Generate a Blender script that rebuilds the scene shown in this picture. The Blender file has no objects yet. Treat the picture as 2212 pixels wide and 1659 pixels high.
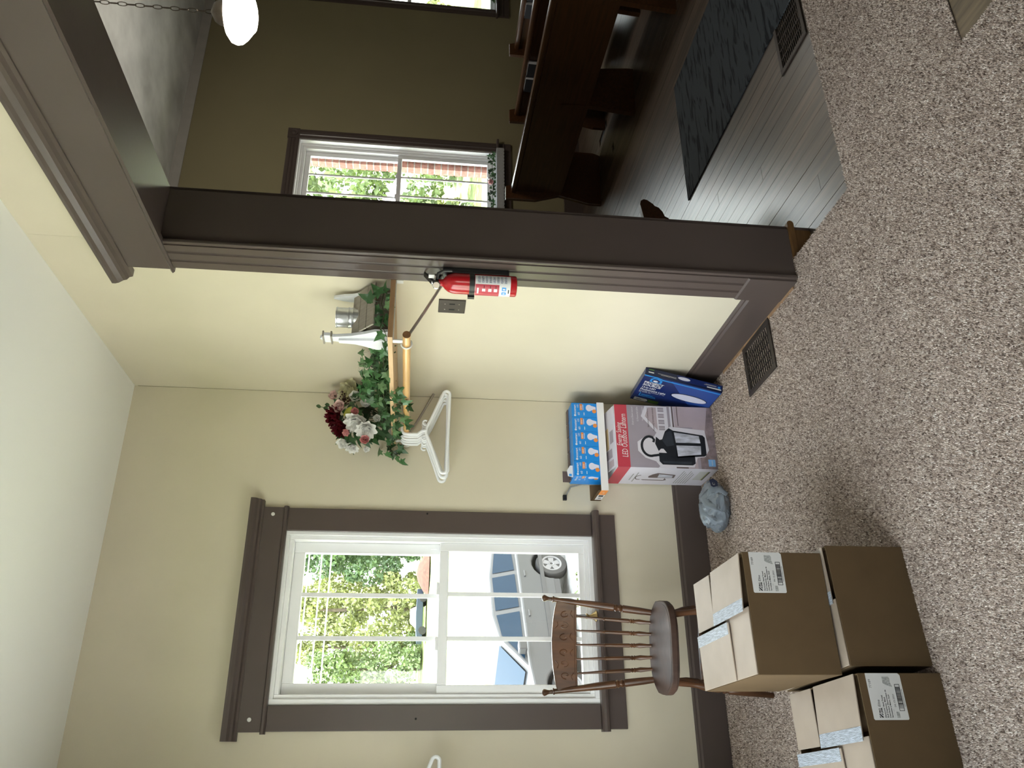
import bpy, bmesh, math, random
import numpy as np
from mathutils import Vector, Matrix
random.seed(7)
rng = np.random.default_rng(7)
S = bpy.context.scene
COL = S.collection
PI = math.pi

# ------------------------------------------------------------------ camera, sky, sun, exposure
def make_camera():
    f, yaw, pitch, roll = 1750.35, 0.4361, -0.1123, -0.0409      # focal length in pixels of the 2212 px wide frame
    fw = Vector((math.sin(yaw) * math.cos(pitch), math.cos(yaw) * math.cos(pitch), math.sin(pitch)))
    r0 = Vector((math.cos(yaw), -math.sin(yaw), 0)); d0 = fw.cross(r0)
    r = r0 * math.cos(roll) + d0 * math.sin(roll); d = d0 * math.cos(roll) - r0 * math.sin(roll)
    cam = bpy.data.cameras.new('camera'); o = bpy.data.objects.new('camera', cam); COL.objects.link(o)
    cam.sensor_fit = 'HORIZONTAL'; cam.sensor_width = 36; cam.lens = f * 36 / 2212
    cam.clip_start = 0.02; cam.clip_end = 500
    m = Matrix.Identity(4)                                        # the phone is held on its side: picture right = down
    for i in range(3):
        m[i][0] = d[i]; m[i][1] = r[i]; m[i][2] = -fw[i]
    m[0][3], m[1][3], m[2][3] = -1.7668, -3.9956, 1.5
    o.matrix_world = m
    S.camera = o
make_camera()
S.view_settings.view_transform = 'Standard'; S.view_settings.look = 'None'
S.view_settings.gamma = 1; S.view_settings.use_curve_mapping = False
S.view_settings.exposure = 1.72

W = bpy.data.worlds.new('sky'); S.world = W; W.use_nodes = True
nt = W.node_tree; bg = nt.nodes['Background']
tc = nt.nodes.new('ShaderNodeTexCoord'); sp = nt.nodes.new('ShaderNodeSeparateXYZ')
rp = nt.nodes.new('ShaderNodeValToRGB')
nt.links.new(tc.outputs['Generated'], sp.inputs[0]); nt.links.new(sp.outputs['Z'], rp.inputs[0])
rp.color_ramp.elements[0].position = 0.0; rp.color_ramp.elements[0].color = (1.0, 0.98, 0.93, 1)
rp.color_ramp.elements[1].position = 1.0; rp.color_ramp.elements[1].color = (0.72, 0.86, 1.0, 1)
nt.links.new(rp.outputs[0], bg.inputs[0]); bg.inputs[1].default_value = 3.0

sun = bpy.data.lights.new('sun', 'SUN'); sun.energy = 12.0; sun.angle = 0.01; sun.color = (1, 0.95, 0.86)
so = bpy.data.objects.new('sun', sun); COL.objects.link(so)
so.rotation_euler = Vector((-0.15, -0.20, -0.97)).to_track_quat('-Z', 'Y').to_euler()

def portal(loc, rot, sx, sy):
    l = bpy.data.lights.new('window_portal', 'AREA'); l.shape = 'RECTANGLE'; l.size = sx; l.size_y = sy
    l.cycles.is_portal = True
    o = bpy.data.objects.new('window_portal', l); COL.objects.link(o); o.location = loc; o.rotation_euler = rot

# ------------------------------------------------------------------ materials
def lin(h):
    h = h.lstrip('#'); out = []
    for i in (0, 2, 4):
        c = int(h[i:i + 2], 16) / 255
        out.append(c / 12.92 if c <= 0.04045 else ((c + 0.055) / 1.055) ** 2.4)
    return (*out, 1)
def base_mat(name):
    m = bpy.data.materials.new(name); m.use_nodes = True
    return m, m.node_tree, m.node_tree.nodes['Principled BSDF']
def mat(name, col, rough=0.5, metal=0.0, noise=0.0, scale=8.0, bump=0.0, bscale=60.0, spec=0.5, stretch=None, col2=None, detail=3.0, trans=0.0, emit=None, estr=0.0, sheen=0.0, randv=0.0, coat=0.0):
    m, nt, b = base_mat(name)
    c = lin(col) if isinstance(col, str) else (*col, 1)
    b.inputs['Roughness'].default_value = rough; b.inputs['Metallic'].default_value = metal
    b.inputs['Specular IOR Level'].default_value = spec
    b.inputs['Base Color'].default_value = c
    if coat: b.inputs['Coat Weight'].default_value = coat; b.inputs['Coat Roughness'].default_value = 0.25
    if emit: b.inputs['Emission Color'].default_value = lin(emit); b.inputs['Emission Strength'].default_value = estr
    if trans: b.inputs['Transmission Weight'].default_value = trans
    vec = None
    if noise or bump:
        tcn = nt.nodes.new('ShaderNodeTexCoord'); mp = nt.nodes.new('ShaderNodeMapping')
        nt.links.new(tcn.outputs['Object'], mp.inputs[0])
        if stretch: mp.inputs['Scale'].default_value = stretch
        vec = mp.outputs[0]
    colout = None
    if noise:
        n = nt.nodes.new('ShaderNodeTexNoise'); n.inputs['Scale'].default_value = scale; n.inputs['Detail'].default_value = detail
        nt.links.new(vec, n.inputs['Vector'])
        r = nt.nodes.new('ShaderNodeValToRGB')
        r.color_ramp.elements[0].position = 0.3; r.color_ramp.elements[1].position = 0.7
        if col2: c2 = lin(col2)
        else: c2 = tuple(min(1, x * (1 + noise)) for x in c[:3]) + (1,)
        c1 = c if col2 else tuple(x * (1 - noise) for x in c[:3]) + (1,)
        r.color_ramp.elements[0].color = c1; r.color_ramp.elements[1].color = c2
        nt.links.new(n.outputs['Fac'], r.inputs[0]); nt.links.new(r.outputs[0], b.inputs['Base Color'])
        colout = r.outputs[0]
    if randv:
        oi = nt.nodes.new('ShaderNodeObjectInfo'); hs = nt.nodes.new('ShaderNodeHueSaturation')
        mr = nt.nodes.new('ShaderNodeMapRange'); mr.inputs['To Min'].default_value = 1 - randv; mr.inputs['To Max'].default_value = 1 + randv
        nt.links.new(oi.outputs['Random'], mr.inputs[0]); nt.links.new(mr.outputs[0], hs.inputs['Value'])
        if colout: nt.links.new(colout, hs.inputs['Color'])
        else: hs.inputs['Color'].default_value = c
        nt.links.new(hs.outputs[0], b.inputs['Base Color'])
    if bump:
        n2 = nt.nodes.new('ShaderNodeTexNoise'); n2.inputs['Scale'].default_value = bscale; n2.inputs['Detail'].default_value = 4
        nt.links.new(vec, n2.inputs['Vector'])
        bp = nt.nodes.new('ShaderNodeBump'); bp.inputs['Strength'].default_value = bump; bp.inputs['Distance'].default_value = 0.004
        nt.links.new(n2.outputs['Fac'], bp.inputs['Height']); nt.links.new(bp.outputs[0], b.inputs['Normal'])
    return m
def thin_glass(name, tint=(1, 1, 1)):
    m = bpy.data.materials.new(name); m.use_nodes = True; nt = m.node_tree
    nt.nodes.remove(nt.nodes['Principled BSDF'])
    tr = nt.nodes.new('ShaderNodeBsdfTransparent'); tr.inputs[0].default_value = (*tint, 1)
    gl = nt.nodes.new('ShaderNodeBsdfGlossy'); gl.inputs['Roughness'].default_value = 0.02
    lw = nt.nodes.new('ShaderNodeLayerWeight'); lw.inputs[0].default_value = 0.5
    pw_ = nt.nodes.new('ShaderNodeMath'); pw_.operation = 'POWER'; pw_.inputs[1].default_value = 5
    ma = nt.nodes.new('ShaderNodeMath'); ma.operation = 'MULTIPLY_ADD'; ma.inputs[1].default_value = 0.96; ma.inputs[2].default_value = 0.035
    mx = nt.nodes.new('ShaderNodeMixShader')
    nt.links.new(lw.outputs['Facing'], pw_.inputs[0]); nt.links.new(pw_.outputs[0], ma.inputs[0])
    nt.links.new(ma.outputs[0], mx.inputs[0]); nt.links.new(tr.outputs[0], mx.inputs[1]); nt.links.new(gl.outputs[0], mx.inputs[2])
    nt.links.new(mx.outputs[0], nt.nodes['Material Output'].inputs[0])
    return m
def attr_mat(name, attr, rough=0.9, sheen=0.0):
    m, nt, b = base_mat(name)
    a = nt.nodes.new('ShaderNodeAttribute'); a.attribute_name = attr
    nt.links.new(a.outputs['Color'], b.inputs['Base Color']); b.inputs['Roughness'].default_value = rough
    b.inputs['Specular IOR Level'].default_value = 0.15
    return m

M = {}
M['wall'] = mat('cream_wall_paint', (0.65, 0.59, 0.465), 0.75, noise=0.03, scale=2.5, bump=0.12, bscale=14, spec=0.25)
M['ceiling'] = mat('ceiling_paint', (0.83, 0.83, 0.79), 0.85, bump=0.06, bscale=25, spec=0.2)
M['hall_wall'] = mat('olive_wall_paint', (0.28, 0.243, 0.145), 0.8, noise=0.03, scale=2, bump=0.08, bscale=20, spec=0.2)
M['hall_ceiling'] = mat('mottled_ceiling_paper', (0.62, 0.63, 0.61), 0.8, noise=0.22, scale=2.6, detail=8, bump=0.5, bscale=9, spec=0.2)
M['hall_trim'] = mat('grey_crown_paint', (0.42, 0.40, 0.37), 0.6, noise=0.05, scale=9)
M['trim'] = mat('brown_trim_paint', (0.088, 0.066, 0.059), 0.33, noise=0.05, scale=3, bump=0.05, bscale=40, spec=0.45)
M['vinyl'] = mat('white_window_vinyl', (0.87, 0.87, 0.89), 0.35, spec=0.5, noise=0.01, scale=3)
M['glass'] = thin_glass('window_glass', (0.97, 0.99, 0.98))
M['oak'] = mat('pew_oak', (0.062, 0.024, 0.008), 0.30, noise=0.3, scale=5, stretch=(12, 0.7, 12), bump=0.08, bscale=18, coat=0.3)
M['threshold'] = mat('threshold_wood', (0.15, 0.075, 0.028), 0.4, noise=0.25, scale=8, stretch=(1, 8, 8))
M['landing'] = mat('landing_board', (0.135, 0.098, 0.058), 0.5, noise=0.4, scale=5, stretch=(14, 1, 1), detail=8, bump=0.2, bscale=8)
M['plank'] = mat('dark_floor_plank', (0.105, 0.074, 0.053), 0.36, noise=0.45, scale=3.0, stretch=(15, 0.8, 1), detail=9, bump=0.25, bscale=5, randv=0.25, spec=0.85, coat=0.7)
M['subfloor'] = mat('subfloor', (0.03, 0.025, 0.02), 0.8, noise=0.2)
M['carpet'] = mat('carpet_backing', (0.34, 0.27, 0.23), 0.95, noise=0.5, scale=160, detail=2, bump=0.8, bscale=170, spec=0.1)
M['tuft'] = attr_mat('carpet_yarn', 'tone')
M['tack'] = mat('bare_edge_wood', (0.33, 0.20, 0.11), 0.7, noise=0.2, scale=20)
M['bronze'] = mat('brown_vent_metal', (0.050, 0.038, 0.032), 0.42, metal=0.35, noise=0.1, scale=20)
M['louver'] = mat('dark_louver_metal', (0.030, 0.025, 0.022), 0.5, metal=0.2, noise=0.1)  # vent metal darkened for the shade inside the grille
M['dark'] = mat('dark_void', (0.006, 0.006, 0.006), 0.8, noise=0.1)
M['pine'] = mat('pine_shelf', (0.55, 0.36, 0.19), 0.5, noise=0.12, scale=6, stretch=(8, 0.8, 8), bump=0.04)
M['pine_end'] = mat('pine_end_grain', (0.33, 0.19, 0.095), 0.6, noise=0.1, scale=18)
M['dowel'] = mat('varnished_dowel', (0.62, 0.36, 0.13), 0.3, noise=0.2, scale=5, stretch=(6, 0.8, 6), coat=0.3)
M['dowel_end'] = mat('dowel_end_grain', (0.20, 0.095, 0.04), 0.6, noise=0.2, scale=60)
M['white_metal'] = mat('white_painted_metal', (0.72, 0.71, 0.69), 0.4, noise=0.02)
M['strip_metal'] = mat('steel_strip', (0.42, 0.38, 0.35), 0.35, metal=0.7, noise=0.05)
M['hanger'] = mat('white_plastic', (0.82, 0.83, 0.86), 0.25, spec=0.5, noise=0.01)
M['card'] = mat('cardboard', (0.092, 0.058, 0.028), 0.75, noise=0.06, scale=10, bump=0.06, bscale=60, spec=0.2)  # cardboard darkened: the shade on the carton fronts is in the colour
M['card_flap'] = mat('cardboard_flap', (0.31, 0.245, 0.19), 0.55, noise=0.07, scale=9, bump=0.06, bscale=50, spec=0.4)  # same cardboard, paler where the flaps catch the light
M['card_in'] = mat('cardboard_inside', (0.16, 0.10, 0.05), 0.8, noise=0.1)
M['tape'] = mat('clear_tape', (0.40, 0.43, 0.48), 0.30, noise=0.4, scale=60, stretch=(6, 0.6, 1), bump=1.0, bscale=120, spec=0.5)
M['label'] = mat('label_paper', (0.55, 0.54, 0.53), 0.6, noise=0.02)
M['ink'] = mat('black_ink', (0.012, 0.012, 0.014), 0.6, noise=0.05)
M['ink_grey'] = mat('grey_ink', (0.30, 0.30, 0.29), 0.6, noise=0.3, scale=300)
M['white'] = mat('white_card', (0.76, 0.75, 0.76), 0.5, noise=0.02)
M['lblue'] = mat('bulb_box_blue', (0.004, 0.24, 0.72), 0.35, noise=0.02)
M['orange'] = mat('orange_print', (0.75, 0.26, 0.055), 0.45, noise=0.03)
M['bulbwhite'] = mat('bulb_print_white', (0.66, 0.66, 0.80), 0.4, noise=0.03)
M['navy'] = mat('navy_box', (0.008, 0.022, 0.13), 0.3, noise=0.08, scale=3)
M['navy_dark'] = mat('navy_box_edge', (0.008, 0.014, 0.05), 0.3, noise=0.05)
M['royal'] = mat('royal_blue_print', (0.020, 0.07, 0.32), 0.3, noise=0.1, scale=5)
M['azure'] = mat('azure_print', (0.03, 0.30, 0.75), 0.4, noise=0.03)
M['green_print'] = mat('green_print', (0.11, 0.22, 0.04), 0.5, noise=0.05)
M['red_print'] = mat('crimson_print', (0.50, 0.045, 0.075), 0.4, noise=0.03)
M['pgrey'] = mat('photo_print_grey', (0.33, 0.29, 0.34), 0.4, noise=0.06, scale=9)
M['pmauve'] = mat('photo_print_mauve', (0.44, 0.36, 0.40), 0.4, noise=0.05, scale=9)
M['pstone'] = mat('photo_print_stone', (0.24, 0.185, 0.20), 0.4, noise=0.3, scale=40)
M['pwhite'] = mat('photo_print_white', (0.66, 0.63, 0.70), 0.4, noise=0.03)
M['pblack'] = mat('photo_print_black', (0.010, 0.013, 0.020), 0.35, noise=0.2, scale=20)
M['pslate'] = mat('photo_print_slate', (0.030, 0.036, 0.050), 0.35, noise=0.2, scale=20)
M['pglass'] = mat('photo_print_glass', (0.50, 0.51, 0.60), 0.35, noise=0.35, scale=60, stretch=(1, 1, 0.3))
M['ptan'] = mat('print_tan', (0.60, 0.45, 0.25), 0.5, noise=0.04)
M['ebrown'] = mat('print_brown', (0.12, 0.085, 0.085), 0.5, noise=0.1)
M['sky_print'] = mat('print_pale_blue', (0.22, 0.45, 0.80), 0.4, noise=0.05)
M['bag'] = mat('grey_plastic_bag', (0.21, 0.245, 0.29), 0.30, noise=0.12, scale=14, bump=0.35, bscale=26, spec=0.6, trans=0.12)
M['chair'] = mat('dark_stained_wood', (0.085, 0.036, 0.016), 0.30, noise=0.4, scale=7, stretch=(5, 5, 0.8), bump=0.05, coat=0.12, spec=0.4)
M['seatwood'] = mat('worn_seat_wood', (0.070, 0.040, 0.030), 0.50, noise=0.45, scale=9, bump=0.12, bscale=30, coat=0.05, spec=0.25)
M['red'] = mat('extinguisher_red', (0.43, 0.010, 0.016), 0.22, noise=0.02, coat=0.5)
M['black'] = mat('black_plastic', (0.012, 0.012, 0.013), 0.4, noise=0.05)
M['chrome'] = mat('chrome', (0.75, 0.74, 0.73), 0.18, metal=1.0, noise=0.02)
M['gauge'] = mat('gauge_face', (0.70, 0.60, 0.50), 0.3, noise=0.1)
M['gtext'] = mat('label_small_print', (0.42, 0.43, 0.50), 0.5, noise=0.5, scale=260)
M['house_white'] = mat('distressed_white_paint', (0.72, 0.73, 0.78), 0.6, noise=0.05, scale=14, bump=0.15, bscale=40)
M['house_grey'] = mat('weathered_grey_paint', (0.30, 0.265, 0.225), 0.65, noise=0.12, scale=20, stretch=(6, 1, 1), bump=0.2, bscale=30)
M['tin'] = mat('galvanised_tin', (0.66, 0.67, 0.70), 0.32, metal=0.85, noise=0.06, scale=12)
M['ivy_a'] = mat('ivy_dark', (0.020, 0.062, 0.016), 0.42, noise=0.35, scale=22, randv=0.3)
M['ivy_b'] = mat('ivy_mid', (0.040, 0.115, 0.034), 0.42, noise=0.3, scale=22, randv=0.3)
M['ivy_c'] = mat('ivy_pale', (0.115, 0.205, 0.085), 0.45, noise=0.25, scale=22, randv=0.25)
M['vine'] = mat('vine_stem', (0.035, 0.035, 0.014), 0.6, noise=0.2)
M['f_white'] = mat('petal_white', (0.90, 0.89, 0.87), 0.6, noise=0.04, scale=30)
M['f_cream'] = mat('petal_cream', (0.76, 0.73, 0.52), 0.6, noise=0.15, scale=30)
M['f_pink'] = mat('petal_pink', (0.88, 0.42, 0.42), 0.55, noise=0.25, scale=30)
M['f_pale'] = mat('petal_pale_pink', (0.85, 0.62, 0.60), 0.6, noise=0.15, scale=30)
M['f_red'] = mat('petal_burgundy', (0.115, 0.004, 0.012), 0.55, noise=0.3, scale=30)
M['f_berry'] = mat('berry_maroon', (0.050, 0.010, 0.008), 0.5, noise=0.3, scale=40)
M['lime'] = mat('lime_leaf', (0.25, 0.24, 0.03), 0.5, noise=0.2, scale=20)
M['lace'] = mat('lace_runner', (0.42, 0.42, 0.42), 0.8, noise=0.15, scale=120)
M['rug'] = None
M['book'] = mat('black_book_cover', (0.007, 0.007, 0.012), 0.75, noise=0.1)
M['pages'] = mat('book_pages', (0.70, 0.70, 0.72), 0.7, noise=0.05, scale=60, stretch=(1, 20, 1))
M['shade'] = mat('lit_milk_glass', (0.9, 0.9, 0.88), 0.3, emit='fff6e6', estr=7.0, noise=0.01)
M['nickel'] = mat('aged_nickel', (0.14, 0.12, 0.095), 0.3, metal=0.9, noise=0.2, scale=14)
M['brass'] = mat('brass', (0.45, 0.33, 0.16), 0.3, metal=0.9, noise=0.1)
M['candle'] = mat('candle_sleeve', (0.35, 0.37, 0.40), 0.5, noise=0.05)
M['brick'] = mat('red_brick', (0.40, 0.19, 0.155), 0.85, noise=0.25, scale=30, bump=0.3, randv=0.2)
M['mortar'] = mat('mortar', (0.55, 0.52, 0.48), 0.9, noise=0.1, scale=40)
M['siding'] = mat('white_siding', (0.62, 0.62, 0.60), 0.7, noise=0.04)
M['roof'] = mat('roof_shingle', (0.07, 0.065, 0.06), 0.9, noise=0.2, scale=20)
M['grass'] = mat('lawn', (0.19, 0.225, 0.085), 0.9, noise=0.35, scale=0.9, detail=8, spec=0.1)
M['asphalt'] = mat('concrete_drive', (0.36, 0.35, 0.33), 0.9, noise=0.1, scale=6)
M['gravel'] = mat('gravel', (0.27, 0.26, 0.245), 0.95, noise=0.3, scale=8, bump=0.4, bscale=30)
M['leaf1'] = mat('tree_leaves_mid', (0.175, 0.235, 0.10), 0.55, noise=0.4, scale=0.9)
M['leaf2'] = mat('tree_leaves_yellow', (0.27, 0.29, 0.12), 0.55, noise=0.4, scale=0.9)
M['leaf3'] = mat('tree_leaves_deep', (0.12, 0.185, 0.09), 0.55, noise=0.4, scale=0.9)
M['bark'] = mat('bark', (0.11, 0.085, 0.06), 0.9, noise=0.3, scale=5)
M['car'] = mat('grey_car_paint', (0.040, 0.041, 0.043), 0.45, metal=0.0, noise=0.02, coat=0.15, spec=0.3)
M['car_glass'] = mat('car_glass', (0.004, 0.014, 0.028), 0.15, spec=0.15, noise=0.05)
M['car_trim'] = mat('car_grey_trim', (0.022, 0.022, 0.024), 0.5, noise=0.05)
M['tyre'] = mat('tyre_rubber', (0.022, 0.021, 0.020), 0.8, noise=0.1)
M['alloy'] = mat('alloy_wheel', (0.12, 0.12, 0.125), 0.35, metal=0.2, noise=0.03)
M['wire'] = mat('utility_cable', (0.75, 0.76, 0.78), 0.5, noise=0.02)
M['truckblue'] = mat('far_truck_blue', (0.015, 0.028, 0.05), 0.4, noise=0.05)
M['mulch'] = mat('mulch', (0.055, 0.022, 0.013), 0.95, noise=0.4, scale=4)

# rug: dark grey rubber-backed mat with wavy grooves running across it
def rug_mat():
    m, nt, b = base_mat('grooved_grey_mat')
    b.inputs['Roughness'].default_value = 0.85; b.inputs['Specular IOR Level'].default_value = 0.2
    tcn = nt.nodes.new('ShaderNodeTexCoord'); mp = nt.nodes.new('ShaderNodeMapping'); mp.inputs['Scale'].default_value = (5.5, 30.0, 1)
    nt.links.new(tcn.outputs['Object'], mp.inputs[0])
    n = nt.nodes.new('ShaderNodeTexNoise'); n.inputs['Scale'].default_value = 1.0; n.inputs['Detail'].default_value = 2; n.inputs['Distortion'].default_value = 0.6
    nt.links.new(mp.outputs[0], n.inputs['Vector'])
    r = nt.nodes.new('ShaderNodeValToRGB'); r.color_ramp.elements[0].position = 0.36; r.color_ramp.elements[1].position = 0.46
    r.color_ramp.elements[0].color = (0, 0, 0, 1); r.color_ramp.elements[1].color = (1, 1, 1, 1)
    nt.links.new(n.outputs['Fac'], r.inputs[0])
    mx = nt.nodes.new('ShaderNodeMix'); mx.data_type = 'RGBA'
    mx.inputs['A'].default_value = (0.010, 0.012, 0.015, 1); mx.inputs['B'].default_value = (0.048, 0.055, 0.062, 1)
    nt.links.new(r.outputs[0], mx.inputs['Factor']); nt.links.new(mx.outputs['Result'], b.inputs['Base Color'])
    bp = nt.nodes.new('ShaderNodeBump'); bp.inputs['Strength'].default_value = 0.9; bp.inputs['Distance'].default_value = 0.006
    nt.links.new(r.outputs[0], bp.inputs['Height']); nt.links.new(bp.outputs[0], b.inputs['Normal'])
    return m
M['rug'] = rug_mat()

# ------------------------------------------------------------------ mesh helpers
class MB:
    def __init__(s): s.v = []; s.f = []
    def add(s, vs, fs, mtx=None):
        k = len(s.v)
        s.v += [tuple(mtx @ Vector(p)) for p in vs] if mtx is not None else [tuple(p) for p in vs]
        s.f += [tuple(i + k for i in f) for f in fs]; return s
    def box(s, x0, x1, y0, y1, z0, z1, mtx=None):
        return s.add([(x0, y0, z0), (x1, y0, z0), (x1, y1, z0), (x0, y1, z0), (x0, y0, z1), (x1, y0, z1), (x1, y1, z1), (x0, y1, z1)],
                     [(0, 3, 2, 1), (4, 5, 6, 7), (0, 1, 5, 4), (1, 2, 6, 5), (2, 3, 7, 6), (3, 0, 4, 7)], mtx)
    def prism(s, pts, a0, a1, axis='y', mtx=None):
        # pts: 2-D outline; axis: extrusion axis. x -> (a,p,q); y -> (p,a,q); z -> (p,q,a)
        def P(p, q, a): return {'x': (a, p, q), 'y': (p, a, q), 'z': (p, q, a)}[axis]
        n = len(pts); vs = [P(p, q, a0) for p, q in pts] + [P(p, q, a1) for p, q in pts]
        fs = [tuple(range(n - 1, -1, -1)), tuple(range(n, 2 * n))] + [(i, (i + 1) % n, n + (i + 1) % n, n + i) for i in range(n)]
        return s.add(vs, fs, mtx)
    def tube(s, pts, r, n=8, cap=True, closed=False):
        pts = [Vector(p) for p in pts]; m = len(pts); rs = r if isinstance(r, (list, tuple)) else [r] * m
        vs = []; ref = None
        for i, p in enumerate(pts):
            if closed: t = pts[(i + 1) % m] - pts[i - 1]
            else: t = pts[min(i + 1, m - 1)] - pts[max(i - 1, 0)]
            t.normalize()
            if ref is None: ref = t.orthogonal().normalized()
            ref = (ref - t * ref.dot(t)); ref = ref.normalized() if ref.length > 1e-6 else t.orthogonal().normalized()
            b = t.cross(ref)
            vs += [p + (ref * math.cos(2 * PI * k / n) + b * math.sin(2 * PI * k / n)) * rs[i] for k in range(n)]
        fs = []
        for i in range(m if closed else m - 1):
            j = (i + 1) % m
            fs += [(i * n + k, i * n + (k + 1) % n, j * n + (k + 1) % n, j * n + k) for k in range(n)]
        if cap and not closed: fs += [tuple(range(n - 1, -1, -1)), tuple((m - 1) * n + k for k in range(n))]
        return s.add(vs, fs)
    def lathe(s, prof, n=16, mtx=None):
        # prof: (radius, z) from bottom to top
        vs = []; m = len(prof)
        for r, z in prof: vs += [(r * math.cos(2 * PI * k / n), r * math.sin(2 * PI * k / n), z) for k in range(n)]
        fs = []
        for i in range(m - 1):
            fs += [(i * n + k, i * n + (k + 1) % n, (i + 1) * n + (k + 1) % n, (i + 1) * n + k) for k in range(n)]
        if prof[0][0] > 1e-5: fs.append(tuple(range(n - 1, -1, -1)))
        if prof[-1][0] > 1e-5: fs.append(tuple((m - 1) * n + k for k in range(n)))
        return s.add(vs, fs, mtx)
    def build(s, name, m, parent=None, bevel=0.0, smooth=False, seg=2, **props):
        me = bpy.data.meshes.new(name); me.from_pydata(s.v, [], s.f); me.validate()
        if smooth: me.shade_smooth(); me.set_sharp_from_angle(angle=0.7)
        me.materials.append(m)
        o = bpy.data.objects.new(name, me); COL.objects.link(o)
        if parent: o.parent = parent
        if bevel:
            bv = o.modifiers.new('bevel', 'BEVEL'); bv.width = bevel; bv.segments = seg; bv.limit_method = 'ANGLE'; bv.angle_limit = 0.6
        for k, v in props.items(): o[k] = v
        return o
def thing(name, label, cat, loc=(0, 0, 0), rz=0.0, group=None):
    o = bpy.data.objects.new(name, None); COL.objects.link(o); o.location = loc; o.rotation_euler = (0, 0, rz)
    o.empty_display_size = 0.1
    o['label'] = label; o['category'] = cat
    if group: o['group'] = group
    return o
def structure(name, loc=(0, 0, 0), rz=0.0):
    o = bpy.data.objects.new(name, None); COL.objects.link(o); o.location = loc; o.rotation_euler = (0, 0, rz); o['kind'] = 'structure'
    return o
def tag(o, label, cat, group=None):
    o['label'] = label; o['category'] = cat
    if group: o['group'] = group
    return o
def copy_tree(o, parent=None, label=None):
    c = o.copy(); COL.objects.link(c)
    if parent: c.parent = parent
    if label: c['label'] = label
    for ch in list(o.children): copy_tree(ch, c)
    return c
def frame_mtx(o, ux, uy):
    ux = Vector(ux).normalized(); uy = Vector(uy); uy = (uy - ux * uy.dot(ux)).normalized(); n = ux.cross(uy)
    m = Matrix.Identity(4)
    for i in range(3): m[i][0] = ux[i]; m[i][1] = uy[i]; m[i][2] = n[i]; m[i][3] = o[i]
    return m
def decal(name, pts, m, F, parent, layer=1, **props):
    # a thin printed patch on the face whose frame is F (x right, y up, z out)
    z = 0.0004 * layer
    return MB().prism(pts, z - 0.0003, z, 'z', F).build(name, m, parent, **props)
def rect(x0, y0, x1, y1): return [(x0, y0), (x1, y0), (x1, y1), (x0, y1)]
def ell(cx, cy, rx, ry, n=24, a0=0.0): return [(cx + rx * math.cos(2 * PI * k / n) * math.cos(a0) - ry * math.sin(2 * PI * k / n) * math.sin(a0), cy + rx * math.cos(2 * PI * k / n) * math.sin(a0) + ry * math.sin(2 * PI * k / n) * math.cos(a0)) for k in range(n)]
def lettering(txt, size, m, F, parent, x=0, y=0, layer=2, sx=1.0, rot=0.0, shear=0.0, bold=0.0, align='LEFT', name='lettering', fit=None):
    cu = bpy.data.curves.new(name, 'FONT'); cu.body = txt; cu.size = size; cu.align_x = align; cu.shear = shear; cu.offset = bold
    cu.resolution_u = 2
    t = bpy.data.objects.new(name, cu); COL.objects.link(t)
    dg = bpy.context.evaluated_depsgraph_get(); dg.update()
    me = bpy.data.meshes.new_from_object(t.evaluated_get(dg)); COL.objects.unlink(t); bpy.data.objects.remove(t)
    me.materials.clear(); me.materials.append(m)
    if fit:
        xs = [v.co.x for v in me.vertices]; sx = fit / (max(xs) - min(xs))
    me.transform(F @ Matrix.Translation((x, y, 0.0004 * layer)) @ Matrix.Rotation(rot, 4, 'Z') @ Matrix.Diagonal((sx, 1, 1, 1)))
    o = bpy.data.objects.new(name, me); COL.objects.link(o); o.parent = parent
    return o
def wall_with_holes(name, axis, a0, a1, t0, t1, z0, z1, holes, m):
    # a wall running along `axis`, thickness t0..t1, with rectangular holes (a, b, za, zb)
    mb = MB()
    def bx(p, q, za, zb):
        if q - p < 1e-4 or zb - za < 1e-4: return
        if axis == 'x': mb.box(p, q, t0, t1, za, zb)
        else: mb.box(t0, t1, p, q, za, zb)
    cur = a0
    for (p, q, za, zb) in sorted(holes):
        bx(cur, p, z0, z1); bx(p, q, z0, za); bx(p, q, zb, z1); cur = q
    bx(cur, a1, z0, z1)
    return mb.build(name, m, kind='structure')

# ------------------------------------------------------------------ the room shell
H = 2.9628
XL, YB = -2.28, -6.6
HC = 4.05; HY = 2.78; FZ = -0.10
YJ = -1.335                                     # face of the opening's jamb
wall_with_holes('wall_back', 'x', XL - 0.2, -0.002, 0.0, 0.16, -0.3, H + 0.1, [(-1.545, -0.735, 0.59, 2.13)], M['wall'])
wall_with_holes('wall_right', 'y', YJ, 0.0, 0.0, 0.02, -0.1, H + 0.1, [], M['wall'])
wall_with_holes('wall_right', 'y', -6.6, YJ - 0.001, 0.0, 0.02, 2.49, H + 0.1, [], M['wall'])
wall_with_holes('wall_left', 'y', YB - 0.2, -0.001, XL - 0.16, XL, -0.3, H + 0.1, [(-3.25, -0.75, 0.45, 2.5)], M['wall'])
wall_with_holes('wall_front', 'x', XL, 0.0, YB - 0.16, YB, -0.3, H + 0.1, [(-1.75, -0.65, 0.6, 2.2)], M['wall'])
MB().box(XL - 0.2, 0.02, YB - 0.2, 0.16, H, H + 0.12).build('ceiling', M['ceiling'], kind='structure')
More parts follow.
